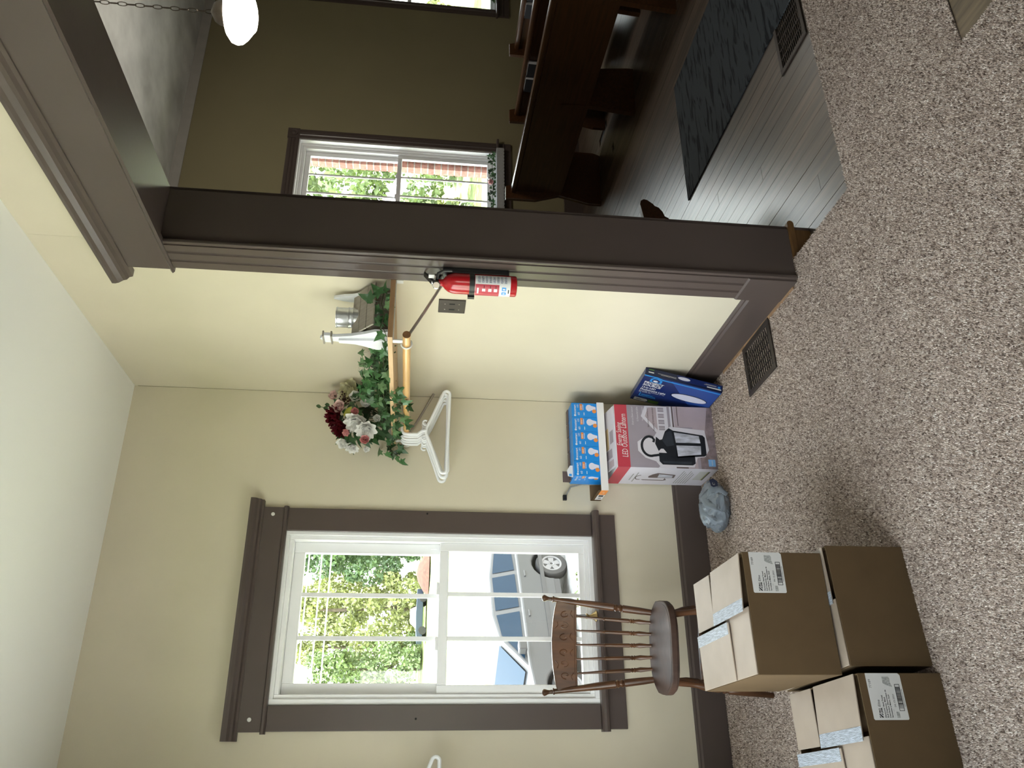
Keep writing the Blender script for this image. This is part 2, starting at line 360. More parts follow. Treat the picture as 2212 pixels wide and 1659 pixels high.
# core of the wall between the two rooms
MB().box(0.0205, 0.2345, YJ + 0.02, 0.16, -0.3, HC + 0.1).box(0.0205, 0.2345, -6.6, YJ, 2.56, HC + 0.1).build('wall_divider', M['hall_wall'], kind='structure')
wall_with_holes('wall_hall_back', 'x', 0.05, 11.2, HY, HY + 0.2, -0.5, HC + 0.1, [(3.18, 4.095, 0.80, 2.85), (6.24, 7.155, 0.80, 2.85), (9.2, 10.1, 0.80, 2.85)], M['hall_wall'])
wall_with_holes('wall_hall_left', 'y', 0.161, HY, 0.05, 0.2345, -0.5, HC + 0.1, [], M['hall_wall'])
wall_with_holes('wall_hall_end', 'y', -9.0, HY, 11.0, 11.2, -0.5, HC + 0.1, [], M['hall_wall'])
wall_with_holes('wall_hall_front', 'x', -0.2, 11.2, -9.2, -9.0, -0.5, HC + 0.1, [], M['hall_wall'])
wall_with_holes('wall_hall_side', 'y', -9.0, -6.6, -0.2, 0.2, -0.5, HC + 0.1, [], M['hall_wall'])
MB().box(0.0, 11.2, -9.2, HY + 0.2, HC, HC + 0.12).build('ceiling', M['hall_ceiling'], kind='structure')
MB().box(-0.6, 11.7, -9.8, HY + 1.0, HC + 0.14, HC + 0.3).box(XL - 0.7, 0.0, YB - 0.7, 0.80, H + 0.14, H + 0.28).build('roof', M['roof'], kind='structure')  # unseen roof; eaves drawn out to keep the sun off the windows
MB().prism([(HY, 3.955), (HY, 4.049), (HY - 0.035, 4.049), (HY - 0.03, 4.02), (HY - 0.012, 3.955)], 0.236, 10.999, 'x').build('trim_crown', M['hall_trim'], kind='structure')
MB().prism([(HY, -0.1), (HY, 0.09), (HY - 0.018, 0.085), (HY - 0.018, -0.1)], 0.236, 10.999, 'x').build('baseboard_hall', M['trim'], kind='structure')

# light portals at every window opening
portal((-1.14, 0.2, 1.36), (-PI / 2, 0, 0), 0.8, 1.54)
portal((XL - 0.2, -2.0, 1.45), (0, -PI / 2, 0), 2.3, 2.5)
portal((-1.2, YB - 0.2, 1.4), (PI / 2, 0, 0), 1.1, 1.6)
for xx in (3.64, 6.7, 9.65): portal((xx, HY + 0.24, 1.82), (-PI / 2, 0, 0), 0.9, 2.05)

# ------------------------------------------------------------------ floors
fl = structure('floor')
MB().prism([(XL, YB), (0.085, YB), (0.085, -2.462), (1.55, -2.44), (1.55, -1.775), (0.088, -1.80), (0.086, YJ), (0.0, YJ), (0.0, 0.0), (XL, 0.0)], -0.099, -0.002, 'z').build('carpet', M['carpet'], fl)
fh = structure('floor')
MB().box(0.0, 11.2, -9.0, HY, -0.3, FZ - 0.012).build('subfloor', M['subfloor'], fh)
pw = 0.083; nrow = 44
for i in range(nrow):
    x0 = 0.0875 + i * pw
    cuts = [-3.2] + sorted(random.uniform(-2.6, 2.4) for _ in range(2)) + [HY - 0.001]
    for a, b in zip(cuts[:-1], cuts[1:]):
        if b - a < 0.3: continue
        dz = random.uniform(-0.0006, 0.0006)
        MB().box(x0 + 0.0011, x0 + pw - 0.0011, a + 0.001, b - 0.001, FZ - 0.012, FZ + dz).build('plank', M['plank'], fh)
# planks beyond the near pews, one board field that nobody can tell apart from here
mb = MB()
for i in range(84):
    x0 = 0.0875 + (nrow + i) * pw
    mb.box(x0 + 0.0006, x0 + pw - 0.0006, -8.99, HY - 0.001, FZ - 0.012, FZ + random.uniform(-0.0006, 0.0006))
for i in range(nrow):
    x0 = 0.0875 + i * pw
    mb.box(x0 + 0.0006, x0 + pw - 0.0006, -8.99, -3.202, FZ - 0.012, FZ)
mb.build('far_planks', M['plank'], fh, kind='stuff')

# carpet pile: twisted yarn tufts over the part of the floor in view
def carpet_pile():
    cxy = np.array([-1.7668, -3.9956])
    def inside(x, y):
        room = (x > XL) & (x < 0.0) & (y < -0.022)
        thr = (x >= 0.0) & (x < 0.088) & (y < YJ - 0.004)
        ramp = (x >= 0.08) & (x < 1.55) & (y > -2.462) & (y < -1.80 + 0.017 * x)
        return room | thr | ramp
    pts = []
    # density follows how large the floor shows: fine near, coarser far
    for (y0, y1, s) in ((-3.1, -2.3, 0.0037), (-2.3, -1.6, 0.0041), (-1.6, -0.8, 0.0048), (-0.8, 0.0, 0.0058)):
        xs = np.arange(XL, 1.6, s); ys = np.arange(y0, y1, s)
        X, Y = np.meshgrid(xs, ys); X = X.ravel() + rng.uniform(-.6, .6, X.size) * s; Y = Y.ravel() + rng.uniform(-.6, .6, Y.size) * s
        k = inside(X, Y)
        k &= ~((X > -0.285) & (X < -0.02) & (Y > -1.068) & (Y < -0.756))         # floor vent
        k &= ~((X > -0.034) & (X < 0) & (Y > -1.32) & (Y < -0.55))                # bare strip by the baseboard
        # keep what the view cone covers (with a margin)
        ang = np.arctan2(X - cxy[0], Y - cxy[1]); k &= (ang > -0.16) & (ang < 1.05)
        # nothing under the cartons
        k &= ~((X > -2.3) & (X < -1.22) & (Y > -1.66) & (Y < -1.28) & (X + 0 * Y < -1.24))
        pts.append(np.stack([X[k], Y[k]], 1))
    P = np.concatenate(pts); n = len(P)
    far = np.clip((P[:, 1] + 3.1) / 3.1, 0, 1); h = rng.uniform(0.0018, 0.0046, n) * (1 + 0.3 * far); r = rng.uniform(0.0018, 0.0027, n) * (1 + 0.5 * far)
    a = rng.uniform(0, 2 * PI, n); tilt = rng.uniform(0.0, 1.0, n) * h
    v = np.zeros((n, 4, 3), np.float32)
    for j in range(3):
        t = a + j * 2 * PI / 3
        v[:, j, 0] = P[:, 0] + r * np.cos(t); v[:, j, 1] = P[:, 1] + r * np.sin(t); v[:, j, 2] = -0.003
    b = rng.uniform(0, 2 * PI, n)
    v[:, 3, 0] = P[:, 0] + tilt * np.cos(b); v[:, 3, 1] = P[:, 1] + tilt * np.sin(b); v[:, 3, 2] = h
    idx = (np.arange(n) * 4)[:, None, None] + np.array([[0, 1, 3], [1, 2, 3], [2, 0, 3]])[None]
    me = bpy.data.meshes.new('carpet_pile'); me.vertices.add(n * 4); me.vertices.foreach_set('co', v.ravel())
    me.loops.add(n * 9); me.loops.foreach_set('vertex_index', idx.ravel().astype(np.int32))
    me.polygons.add(n * 3); me.polygons.foreach_set('loop_start', np.arange(0, n * 9, 3, dtype=np.int32))
    me.update(calc_edges=True)
    base = np.array([[0.125, 0.086, 0.068], [0.34, 0.26, 0.215], [0.53, 0.425, 0.36], [0.70, 0.60, 0.535], [0.86, 0.78, 0.715]])
    # yarn tones come in small clumps
    cell = (np.floor(P[:, 0] / 0.0062).astype(np.int64) * 73856093) ^ (np.floor(P[:, 1] / 0.0062).astype(np.int64) * 19349663)
    hsh = (cell * 2654435761 % 1000) / 1000.0
    mixv = np.clip(0.62 * hsh + 0.38 * rng.uniform(0, 1, n), 0, 0.999)
    edges = np.array([0.2, 0.42, 0.68, 0.88]); t = np.searchsorted(edges, mixv)
    c = base[t] * rng.uniform(0.85, 1.12, (n, 1))
    colr = np.ones((n, 4, 4), np.float32); colr[:, :, :3] = c[:, None, :]
    at = me.color_attributes.new('tone', 'FLOAT_COLOR', 'POINT'); at.data.foreach_set('color', colr.ravel())
    me.materials.append(M['tuft'])
    o = bpy.data.objects.new('carpet_pile', me); COL.objects.link(o); o.parent = fl; o['kind'] = 'stuff'
carpet_pile()
MB().box(-0.0335, -0.0185, -1.31, -0.50, -0.002, 0.004).build('trim_carpet_edge', M['tack'], kind='structure')

MB().box(0.088, 0.9, -3.2, -2.4645, -0.0985, -0.005).build('trim_landing_board', M['landing'], kind='structure')
# ------------------------------------------------------------------ baseboards
def base_prof(s): return [(0, 0), (s * 0.02, 0), (s * 0.02, 0.135), (s * 0.012, 0.143), (s * 0.012, 0.150), (s * 0.004, 0.157), (0, 0.157)]
MB().prism([(y, z) for y, z in base_prof(-1)], XL, -0.0, 'x').build('baseboard_back', M['trim'], kind='structure')
MB().prism([(x, z) for x, z in base_prof(-1)], -1.20, -0.02, 'y').build('baseboard_right', M['trim'], kind='structure')
MB().prism([(XL + x, z) for x, z in base_prof(1)], YB, -0.02, 'y').build('baseboard_left', M['trim'], kind='structure')

# ------------------------------------------------------------------ cased opening to the hall
dr = structure('door_1')
def fluted(y0, y1, z0, z1):
    t = -0.02; w = y1 - y0
    pts = [(0, y0), (t, y0), (t, y0 + w * 0.16)]
    for c in (0.30, 0.66):
        pts += [(t, y0 + w * (c - 0.055)), (t + 0.007, y0 + w * (c - 0.035)), (t + 0.001, y0 + w * c), (t + 0.007, y0 + w * (c + 0.035)), (t, y0 + w * (c + 0.055))]
    pts += [(t, y1), (0, y1)]
    return MB().prism(pts, z0, z1, 'z')
fluted(-1.345, -1.19, 0.2, 2.475).build('casing', M['trim'], dr)
MB().box(-0.024, 0.0, -1.347, -1.186, 0.0, 0.135).prism([(0, 0.135), (-0.024, 0.135), (-0.024, 0.197), (-0.02, 0.205), (0, 0.205)], -1.347, -1.186, 'y').build('plinth_block', M['trim'], dr)
MB().box(-0.012, 0.235, YJ - 0.012, YJ + 0.018, 0.0, 2.50).build('jamb', M['trim'], dr, bevel=0.002)
MB().box(-0.016, -0.0, -1.362, -1.345, 0.0, 2.50).build('jamb_bead', M['trim'], dr, bevel=0.004)
MB().box(0.236, 0.254, YJ - 0.004, YJ + 0.13, -0.1, 2.62).build('back_casing', M['trim'], dr, bevel=0.002)
MB().box(-0.016, 0.235, -6.5, YJ + 0.018, 2.487, 2.52).build('head_jamb', M['trim'], dr)
MB().box(0.236, 0.254, -6.5, YJ + 0.13, 2.492, 2.62).build('back_head_casing', M['trim'], dr)
MB().prism([(0, 2.470), (-0.026, 2.470), (-0.034, 2.477), (-0.026, 2.485), (0, 2.485)], -6.5, -1.172, 'y').build('head_bead', M['trim'], dr)
MB().box(-0.024, 0.0, -6.5, -1.185, 2.484, 2.645).build('head_board', M['trim'], dr)
MB().prism([(0, 2.640), (-0.030, 2.640), (-0.034, 2.652), (-0.046, 2.660), (-0.050, 2.672), (-0.062, 2.688), (-0.066, 2.700), (-0.066, 2.712), (0, 2.712)], -6.5, -1.125, 'y').build('head_crown', M['trim'], dr)
# the old raised floor's bull-nosed board, cut off flush with the jamb
th = structure('trim_threshold')
pts = [(0.0, -0.028), (0.262, -0.028)] + [(0.262 + 0.014 * math.sin(t), -0.014 - 0.014 * math.cos(t)) for t in np.linspace(0, PI, 9)] + [(0.262, 0.0), (0.0, 0.0)]
MB().prism(pts, YJ - 0.016, 0.05, 'y').build('nosing_board', M['threshold'], th)
MB().box(0.0, 0.236, YJ - 0.008, YJ + 0.05, -0.1, -0.029).build('riser', M['threshold'], th)

# ------------------------------------------------------------------ windows
def frame_bars(x0, x1, z0, z1, y0, y1, w, wt=None, wb=None):
    wt = wt or w; wb = wb or w
    return MB().box(x0, x0 + w, y0, y1, z0, z1).box(x1 - w, x1, y0, y1, z0, z1).box(x0 + w, x1 - w, y0, y1, z1 - wt, z1).box(x0 + w, x1 - w, y0, y1, z0, z0 + wb)
def double_hung(root, w, h, y, mid, fw=0.045, sw=0.052):
    # local: x centred, z 0..h, room face of the vinyl frame at y
    fr = frame_bars(-w / 2, w / 2, 0, h, y, y + 0.11, fw * 0.55, fw * 0.55, fw * 0.5).build('window_frame', M['vinyl'], root, bevel=0.002)
    frame_bars(-w / 2 + fw * .55, w / 2 - fw * .55, fw * .5, h - fw * .55, y + 0.014, y + 0.11, fw * 0.45).build('frame_stop', M['vinyl'], fr, bevel=0.002)
    X0, X1 = -w / 2 + fw, w / 2 - fw
    for nm, za, zb, yy, b, t in (('upper_sash', mid, h - fw, y + 0.066, 0.045, sw), ('lower_sash', fw * 0.9, mid + 0.045, y + 0.028, 0.03, 0.045)):
        s_ = frame_bars(X0, X1, za, zb, yy, yy + 0.034, sw if nm == 'upper_sash' else sw * 0.8, t, b).build(nm, M['vinyl'], root, bevel=0.003)
        ww = sw if nm == 'upper_sash' else sw * 0.8
        MB().box(X0 + ww, X1 - ww, yy + 0.016, yy + 0.019, za + b, zb - t).build('pane', M['glass'], s_)
        gw = X1 - X0 - 2 * ww
        for k in (1, 2):
            xx = X0 + ww + gw * k / 3
            MB().box(xx - 0.010, xx + 0.010, yy + 0.006, yy + 0.015, za + b, zb - t).build('muntin', M['vinyl'], s_)
        if nm == 'lower_sash':
            for sx in (-0.13, 0.13):
                MB().box(sx - 0.03, sx + 0.03, yy + 0.002, yy + 0.03, zb, zb + 0.012).build('sash_lock', M['vinyl'], s_, bevel=0.003)
        else:
            for sx in (X0 + 0.02, X1 - 0.02):
                MB().box(sx - 0.005, sx + 0.005, yy - 0.004, yy, za + 0.06, za + 0.09).build('tilt_latch', M['vinyl'], s_)
# window_1: the main room's window (opening x -1.538..-0.740)
w1 = structure('window_1', (-1.139, 0, 0))
dw = structure('window_glass_unit'); dw.parent = w1; dw.location = (0, 0, 0.603)
double_hung(dw, 0.798, 1.522, -0.006, 0.722)
for nm, x0, x1 in (('side_casing', 0.392, 0.505), ('side_casing', -0.509, -0.400)):
    MB().box(x0, x1, -0.02, 0, 0.606, 2.118).build(nm, M['trim'], w1, bevel=0.0025)
MB().prism([(0, 2.118), (-0.022, 2.118), (-0.030, 2.124), (-0.030, 2.134), (-0.022, 2.140), (0, 2.140)], -0.520, 0.512, 'x').build('head_bead', M['trim'], w1)
MB().box(-0.511, 0.506, -0.022, 0, 2.140, 2.240).build('head_board', M['trim'], w1, bevel=0.001)
MB().prism([(0, 2.236), (-0.026, 2.236), (-0.032, 2.246), (-0.046, 2.252), (-0.050, 2.262), (-0.062, 2.272), (-0.066, 2.286), (-0.066, 2.296), (0, 2.296)], -0.548, 0.540, 'x').build('head_crown', M['trim'], w1)
MB().prism([(0.0, 0.570), (-0.048, 0.570), (-0.058, 0.578), (-0.060, 0.588), (-0.056, 0.599), (-0.046, 0.605), (0.0, 0.605)], -0.520, 0.518, 'x').build('stool', M['trim'], w1)
MB().box(-0.509, 0.505, -0.02, 0, 0.482, 0.572).build('apron', M['trim'], w1, bevel=0.002)
for x, z in ((0.47, 2.19), (-0.46, 2.19)):
    MB().lathe([(0.009, 0), (0.009, 0.003), (0.004, 0.004), (0.004, 0.002)], 10, frame_mtx((x, -0.022, z), (1, 0, 0), (0, 0, 1))).build('screw_cap', M['white_metal'], w1)
for x, z in ((0.49, 1.44), (-0.46, 1.46)):
    MB().lathe([(0.005, 0), (0.004, 0.003)], 8, frame_mtx((x, -0.02, z), (1, 0, 0), (0, 0, 1))).build('nail_plug', M['dark'], w1)

def hall_window(n, x0, x1, z0=0.80, z1=2.85, cw=0.115, yo=0.02, fw=0.06):
    r = structure('window_%d' % n, ((x0 + x1) / 2, HY, 0)); w = x1 - x0
    u = structure('window_glass_unit'); u.parent = r; u.location = (0, 0.03 if yo > 0 else 0.018, z0 + 0.004)
    double_hung(u, w, z1 - z0 - 0.006, yo, 0.985, fw, 0.05 if fw > 0.05 else 0.03)
    frame_bars(-w / 2, w / 2, z0, z1, -0.004, 0.05, 0.012).build('reveal', M['vinyl'], r)
    def flut(a, b): return [(a, 0), (a, -0.018), (a + .012, -0.022), (a + .035, -0.022), (a + .04, -0.016), (a + .05, -0.022), (b - .05, -0.022), (b - .04, -0.016), (b - .035, -0.022), (b - .012, -0.022), (b, -0.018), (b, 0)]
    for a in (-w / 2 - cw, w / 2):
        MB().prism(flut(a, a + cw), z0, z1, 'z').build('side_casing', M['trim'], r)
        MB().box(a - 0.003, a + cw + 0.003, -0.03, 0, z1, z1 + cw + 0.006).build('corner_block', M['trim'], r, bevel=0.003)
        MB().lathe([(0.04, 0), (0.038, 0.006), (0.03, 0.002), (0.018, 0.003), (0.012, 0.008), (0.0, 0.009)], 18, frame_mtx((a + cw / 2, -0.03, z1 + cw / 2), (1, 0, 0), (0, 0, 1))).build('rosette', M['trim'], r, smooth=True)
    MB().prism([(q, z1 + (p - -w / 2)) for p, q in flut(-w / 2, -w / 2 + cw)], -w / 2, w / 2, 'x').build('head_casing', M['trim'], r)
    MB().box(-w / 2 - cw - 0.02, w / 2 + cw + 0.02, -0.075, 0.03, z0 - 0.024, z0).build('stool', M['trim'], r, bevel=0.006)
    MB().prism([(0, z0 - 0.155), (-0.022, z0 - 0.155), (-0.022, z0 - 0.10), (-0.014, z0 - 0.094), (-0.022, z0 - 0.088), (-0.022, z0 - 0.024), (0, z0 - 0.024)], -w / 2 - cw, w / 2 + cw, 'x').build('apron', M['trim'], r)
    return r
hall_window(2, 3.18, 4.095); hall_window(3, 6.215, 7.155, cw=0.10, yo=-0.015, fw=0.03); hall_window(4, 9.2, 10.1)
r = structure('window_7', (-1.2, YB, 0), PI)  # unseen window added behind the camera to brighten the room
u = structure('window_glass_unit'); u.parent = r; u.location = (0, 0.02, 0.604); double_hung(u, 1.09, 1.59, 0.0, 0.78)
for n, yc in ((5, -1.375), (6, -2.625)):  # unseen left windows, made large to bring in enough daylight
    r = structure('window_%d' % n, (XL, yc, 0), PI / 2)
    u = structure('window_glass_unit'); u.parent = r; u.location = (0, 0.02, 0.454); double_hung(u, 1.24, 2.04, 0.0, 1.1)
    for x0, x1 in (((0.625, 0.735),) if n == 5 else ((-0.735, -0.625),)): MB().box(x0, x1, -0.02, 0, 0.45, 2.5).build('side_casing', M['trim'], r)
    MB().box(-0.625, 0.625, -0.024, 0, 2.5, 2.65).build('head_board', M['trim'], r)
    MB().box(-0.625, 0.625, -0.05, 0, 0.41, 0.45).build('stool', M['trim'], r)

# brick veneer seen past the hall window, outside
bw = structure('wall_brick_edge')
for (bx, first) in ((3.985, True), (7.045, False)):
    MB().box(bx + 0.006, bx + 0.19, HY + 0.201, HY + 0.285, 0.5, 3.2).build('mortar_bed', M['mortar'], bw)
    for k in range(33):
        z = 0.66 + k * 0.072
        MB().box(bx + (0.0 if k % 2 else 0.002), bx + 0.19, HY + 0.196, HY + 0.29, z, z + 0.058).build('brick', M['brick'], bw)
# plain outside skin
MB().box(-0.02, 3.0, HY + 0.201, HY + 0.28, -2.2, HC).box(4.18, 6.1, HY + 0.201, HY + 0.28, -2.2, HC).box(7.25, 11.2, HY + 0.201, HY + 0.28, -2.2, HC).build('wall_outside', M['brick'], kind='structure')
MB().box(XL - 0.2, 0.04, 0.16, 0.2, -2.2, 0.55).build('wall_outside', M['brick'], kind='structure')
#@@PART2
# ------------------------------------------------------------------ outdoors
def ground():
    mb = MB(); xs = np.linspace(-60, 140, 41); ys = np.concatenate([np.linspace(-60, 14, 20), np.linspace(16, 64, 24), [90, 140]])
    def zf(x, y): return -1.68 if y < 14 else min(0.95, -1.68 + (y - 14) * 0.0572)
    vs = [(x, y, zf(x, y)) for y in ys for x in xs]; n = len(xs)
    fs = [(j * n + i, j * n + i + 1, (j + 1) * n + i + 1, (j + 1) * n + i) for j in range(len(ys) - 1) for i in range(n - 1)]
    mb.add(vs, fs); mb.build('ground_lawn', M['grass'], kind='structure')
ground()
MB().box(-16, -2.7, -30, 8.5, -1.70, -1.660).box(-16, 1.0, -30, -7.2, -1.70, -1.660).build('ground_drive', M['asphalt'], kind='structure')  # unseen pale ground added to bounce sunlight up to the ceiling
MB().box(-2.6, 14, 4.2, 13.6, -1.70, -1.672).build('ground_gravel', M['gravel'], kind='structure')  # gravel strip added for a neutral bounce onto the car's side
# ------------------------------------------------------------------ shelf unit in the corner
SZ0, SZ1, SD = 1.616, 1.635, 0.28
sh = thing('wall_shelf', 'pine board shelf on white metal brackets in the right corner, carrying ivy and flowers', 'shelf', (0, 0, 0))
MB().box(-SD, -0.001, -1.186, -0.002, SZ0, SZ1).build('board', M['pine'], sh, bevel=0.0015)
MB().box(-SD + 0.0005, -0.022, -1.1885, -1.186, SZ0 + 0.0005, SZ1 - 0.0005).build('end_grain', M['pine_end'], sh, label='brown sawn end of the pine board')  # thin end piece in a browner tone than the board
def bracket(y, parent, sgn=-1, x0=0.0):
    X = lambda a: x0 + sgn * a
    b = MB()
    b.box(min(X(0.004), X(0.272)), max(X(0.004), X(0.272)), y - 0.011, y + 0.011, SZ0 - 0.004, SZ0 - 0.0005)
    b.box(min(X(0.0015), X(0.005)), max(X(0.0015), X(0.005)), y - 0.011, y + 0.011, SZ0 - 0.03, SZ0 - 0.004)
    o = b.build('bracket', M['white_metal'], parent)
    MB().tube([(X(0.004), y, 1.428), (X(0.14), y, 1.497), (X(0.272), y, 1.568)], 0.006, 6).build('brace', M['strip_metal'], parent, label='thin steel strip running diagonally from the rail to the wall')
    MB().box(min(X(0.272), X(0.279)), max(X(0.272), X(0.279)), y - 0.012, y + 0.012, 1.548, SZ0).build('strap', M['white_metal'], parent, bevel=0.002)
    ring = [(X(0.28) + 0.0205 * math.cos(t), y + 0.012, 1.561 + 0.0205 * math.sin(t)) for t in np.linspace(PI * 0.55, PI * 2.2, 18)]
    MB().tube(ring, 0.0042, 6).build('rail_hook', M['white_metal'], parent, smooth=True)
bracket(-1.150, sh); bracket(-0.045, sh)
MB().tube([(-0.28, -1.215, 1.561), (-0.28, -0.02, 1.561)], 0.0158, 20).build('dowel_rail', M['dowel'], smooth=True)
rail = bpy.data.objects['dowel_rail']; tag(rail, 'varnished wooden dowel rail under the ivy shelf', 'rail')
MB().lathe([(0.0157, 0), (0.0157, 0.0012)], 20, frame_mtx((-0.28, -1.2152, 1.561), (1, 0, 0), (0, 0, 1))).build('end_grain', M['dowel_end'], rail)
# the matching rail on the left wall, almost all of it beyond the frame
lr = thing('dowel_rail', 'wooden dowel rail by the left wall holding the hangers left of the window', 'rail', (0, 0, 0))
MB().tube([(XL + 0.31, -0.60, 1.56), (XL + 0.31, -0.02, 1.56)], 0.0158, 16).build('rod', M['dowel'], lr, smooth=True)
for y in (-0.5, -0.06): MB().box(XL, XL + 0.31, y - 0.01, y + 0.01, 1.572, 1.585).build('bracket', M['white_metal'], lr)

def make_hanger(label, group):
    t = thing('clothes_hanger', label, 'hanger', (0, 0, 0), 0, group)
    r = 0.0078
    def arc(cx, cz, rad, a0, a1, n): return [(cx + rad * math.cos(a), 0, cz + rad * math.sin(a)) for a in np.linspace(a0, a1, n)]
    body = [(0.016, 0, -0.098), (0.06, 0, -0.118)] + arc(0.198, -0.1895, 0.0165, PI * 0.36, -PI * 0.5, 9)[0:] + [(0.1, 0, -0.206), (0, 0, -0.206), (-0.1, 0, -0.206)] + arc(-0.198, -0.1895, 0.0165, -PI * 0.5, -PI * 1.36, 9) + [(-0.06, 0, -0.118), (-0.016, 0, -0.098)]
    MB().tube(body, r, 8, closed=True).build('frame', M['hanger'], t, smooth=True)
    hook = [(0, 0, -0.1), (-0.004, 0, -0.075), (-0.022, 0, -0.055), (-0.0235, 0, -0.02)] + arc(0, 0.0, 0.0235, PI, PI * 0.02, 10)
    MB().tube(hook, [r * 1.05] * 4 + [r * 0.95] * 10, 8).build('hook', M['hanger'], t, smooth=True)
    for s in (-1, 1):
        MB().tube([(s * 0.026, 0, -0.106)] + [(s * (0.040 - 0.012 * math.cos(t)), 0, -0.090 + 0.012 * math.sin(t)) for t in np.linspace(-0.2, PI * 1.25, 12)], 0.0044, 8).build('strap_hook', M['hanger'], t, smooth=True)
    return t
hang = make_hanger('front white plastic hanger of the bunch on the shelf rail', 'white hangers on the shelf rail')
names = ['second white plastic hanger from the front on the shelf rail', 'third white plastic hanger from the front on the shelf rail', 'fourth white plastic hanger from the front on the shelf rail', 'rearmost white plastic hanger of the bunch on the shelf rail']
spots = [(-0.222, -3), (-0.186, 2), (-0.150, -2), (-0.114, 2), (-0.078, 0)]
for i, (y, a) in enumerate(spots):
    h = hang if i == 0 else copy_tree(hang, None, names[i - 1])
    h.location = (-0.28, y, 1.5595); h.rotation_euler = (0, math.radians((1, -1.2, 0.6, -0.5, 1.4)[i]), math.radians(a))
for i, (y, a, lb) in enumerate(((-0.16, -3, 'front white hanger at the left edge beyond the window casing'), (-0.13, 5, 'rear white hanger at the left edge beyond the window casing'))):
    h = copy_tree(hang, None, lb); h['group'] = 'white hangers left of the window'
    h.location = (XL + 0.355 + 0.0 * i, y, 1.5595 - 0.0); h.rotation_euler = (0, 0, math.radians(a))
    h.location.x = XL + 0.31

# ------------------------------------------------------------------ little church house on the shelf
ch = thing('church_birdhouse', 'small distressed white wooden church with grey slat roof and tin tower, on the shelf', 'ornament', (-0.130, -1.035, SZ1))
MB().box(-0.075, 0.10, -0.062, 0.062, 0.0, 0.07).build('walls', M['house_grey'], ch)
MB().prism([(-0.062, 0.07), (0.062, 0.07), (0, 0.138)], -0.07, 0.095, 'x').build('gable', M['house_grey'], ch)
fac = [(-0.082, 0), (0.082, 0), (0.078, 0.055), (0.054, 0.10), (0.034, 0.15), (0.022, 0.205), (0.018, 0.224), (0.030, 0.228), (0.030, 0.262), (0.020, 0.262), (0.012, 0.268), (0.0, 0.276), (-0.012, 0.268), (-0.020, 0.262), (-0.030, 0.262), (-0.030, 0.228), (-0.018, 0.224), (-0.022, 0.205), (-0.034, 0.15), (-0.054, 0.10), (-0.078, 0.055)]
MB().prism(fac, -0.090, -0.076, 'x').build('front_board', M['house_white'], ch, bevel=0.0015)
MB().prism([(-0.026, 0.0), (0.026, 0.0), (0.012, 0.20), (-0.012, 0.20)], -0.101, -0.090, 'x').build('steeple_board', M['house_white'], ch, bevel=0.001)
for z in (0.226, 0.258): MB().box(-0.096, -0.071, -0.034, 0.034, z, z + 0.006).build('steeple_ledge', M['house_grey'], ch)
for s in (-1, 1):
    for k in range(3):
        p0 = Vector((s * (0.006 + k * 0.036), 0.146 - k * 0.0305)); p1 = Vector((s * (0.0395 + k * 0.036), 0.1175 - k * 0.0305)); nn = Vector((s * 0.64, 0.76)) * 0.008
        MB().prism([tuple(p0), tuple(p1), tuple(p1 + nn), tuple(p0 + nn)], -0.074, 0.118, 'x').build('roof_slat', M['house_grey'], ch, bevel=0.001)
MB().lathe([(0.041, 0.085), (0.041, 0.140), (0.0435, 0.145), (0.041, 0.150), (0.041, 0.158), (0.0435, 0.163), (0.041, 0.168), (0.041, 0.208), (0.043, 0.210), (0.043, 0.214), (0.039, 0.214), (0.038, 0.19)], 28, Matrix.Translation((0.012, 0, 0.004))).build('tin_tower', M['tin'], ch, smooth=True)
MB().prism([(-0.05, 0.0), (0.05, 0.0), (0.05, 0.10), (0.026, 0.16), (0.020, 0.195), (0.006, 0.232), (0, 0.236), (-0.006, 0.232), (-0.020, 0.195), (-0.026, 0.16), (-0.05, 0.10)], 0.100, 0.112, 'x').build('rear_board', M['house_white'], ch, bevel=0.001)

# ------------------------------------------------------------------ ivy
for k_ in ('f_white', 'f_cream', 'f_pink', 'f_pale', 'f_red'):
    nt_ = M[k_].node_tree; b_ = nt_.nodes['Principled BSDF']; tl_ = nt_.nodes.new('ShaderNodeBsdfTranslucent'); mx_ = nt_.nodes.new('ShaderNodeMixShader'); mx_.inputs[0].default_value = 0.35
    lk = b_.inputs['Base Color'].links
    if lk: nt_.links.new(lk[0].from_socket, tl_.inputs[0])
    nt_.links.new(b_.outputs[0], mx_.inputs[1]); nt_.links.new(tl_.outputs[0], mx_.inputs[2]); nt_.links.new(mx_.outputs[0], nt_.nodes['Material Output'].inputs[0])
def ivy_mesh(name, m, curl):
    half = [(0.0, 0.0), (0.14, -0.09), (0.36, -0.16), (0.30, 0.05), (0.52, 0.30), (0.26, 0.36), (0.16, 0.62), (0.0, 1.0)]
    v = []; f = []
    for s in (-1, 1):
        k = len(v)
        for x, y in half: v.append((s * x, y, -curl * x * x * 1.4 + 0.16 * x - 0.25 * max(0, y - 0.3) ** 2))
        mid = len(v); v.append((0, 0.33, 0))
        idx = list(range(k, k + 8))
        for a, b in zip(idx[:-1], idx[1:]): f.append((mid, a, b) if s == 1 else (mid, b, a))
    k = len(v); v += [(0.012, 0, 0), (-0.012, 0, 0), (0.01, -0.45, -0.12), (-0.01, -0.45, -0.12)]; f.append((k, k + 1, k + 3, k + 2))
    me = bpy.data.meshes.new(name); me.from_pydata(v, [], f); me.materials.append(m); me.shade_smooth(); return me
IVY = [ivy_mesh('leaf', M['ivy_a'], 0.9), ivy_mesh('leaf', M['ivy_b'], 0.6), ivy_mesh('leaf', M['ivy_c'], 0.8), ivy_mesh('leaf', M['ivy_b'], 1.3)]
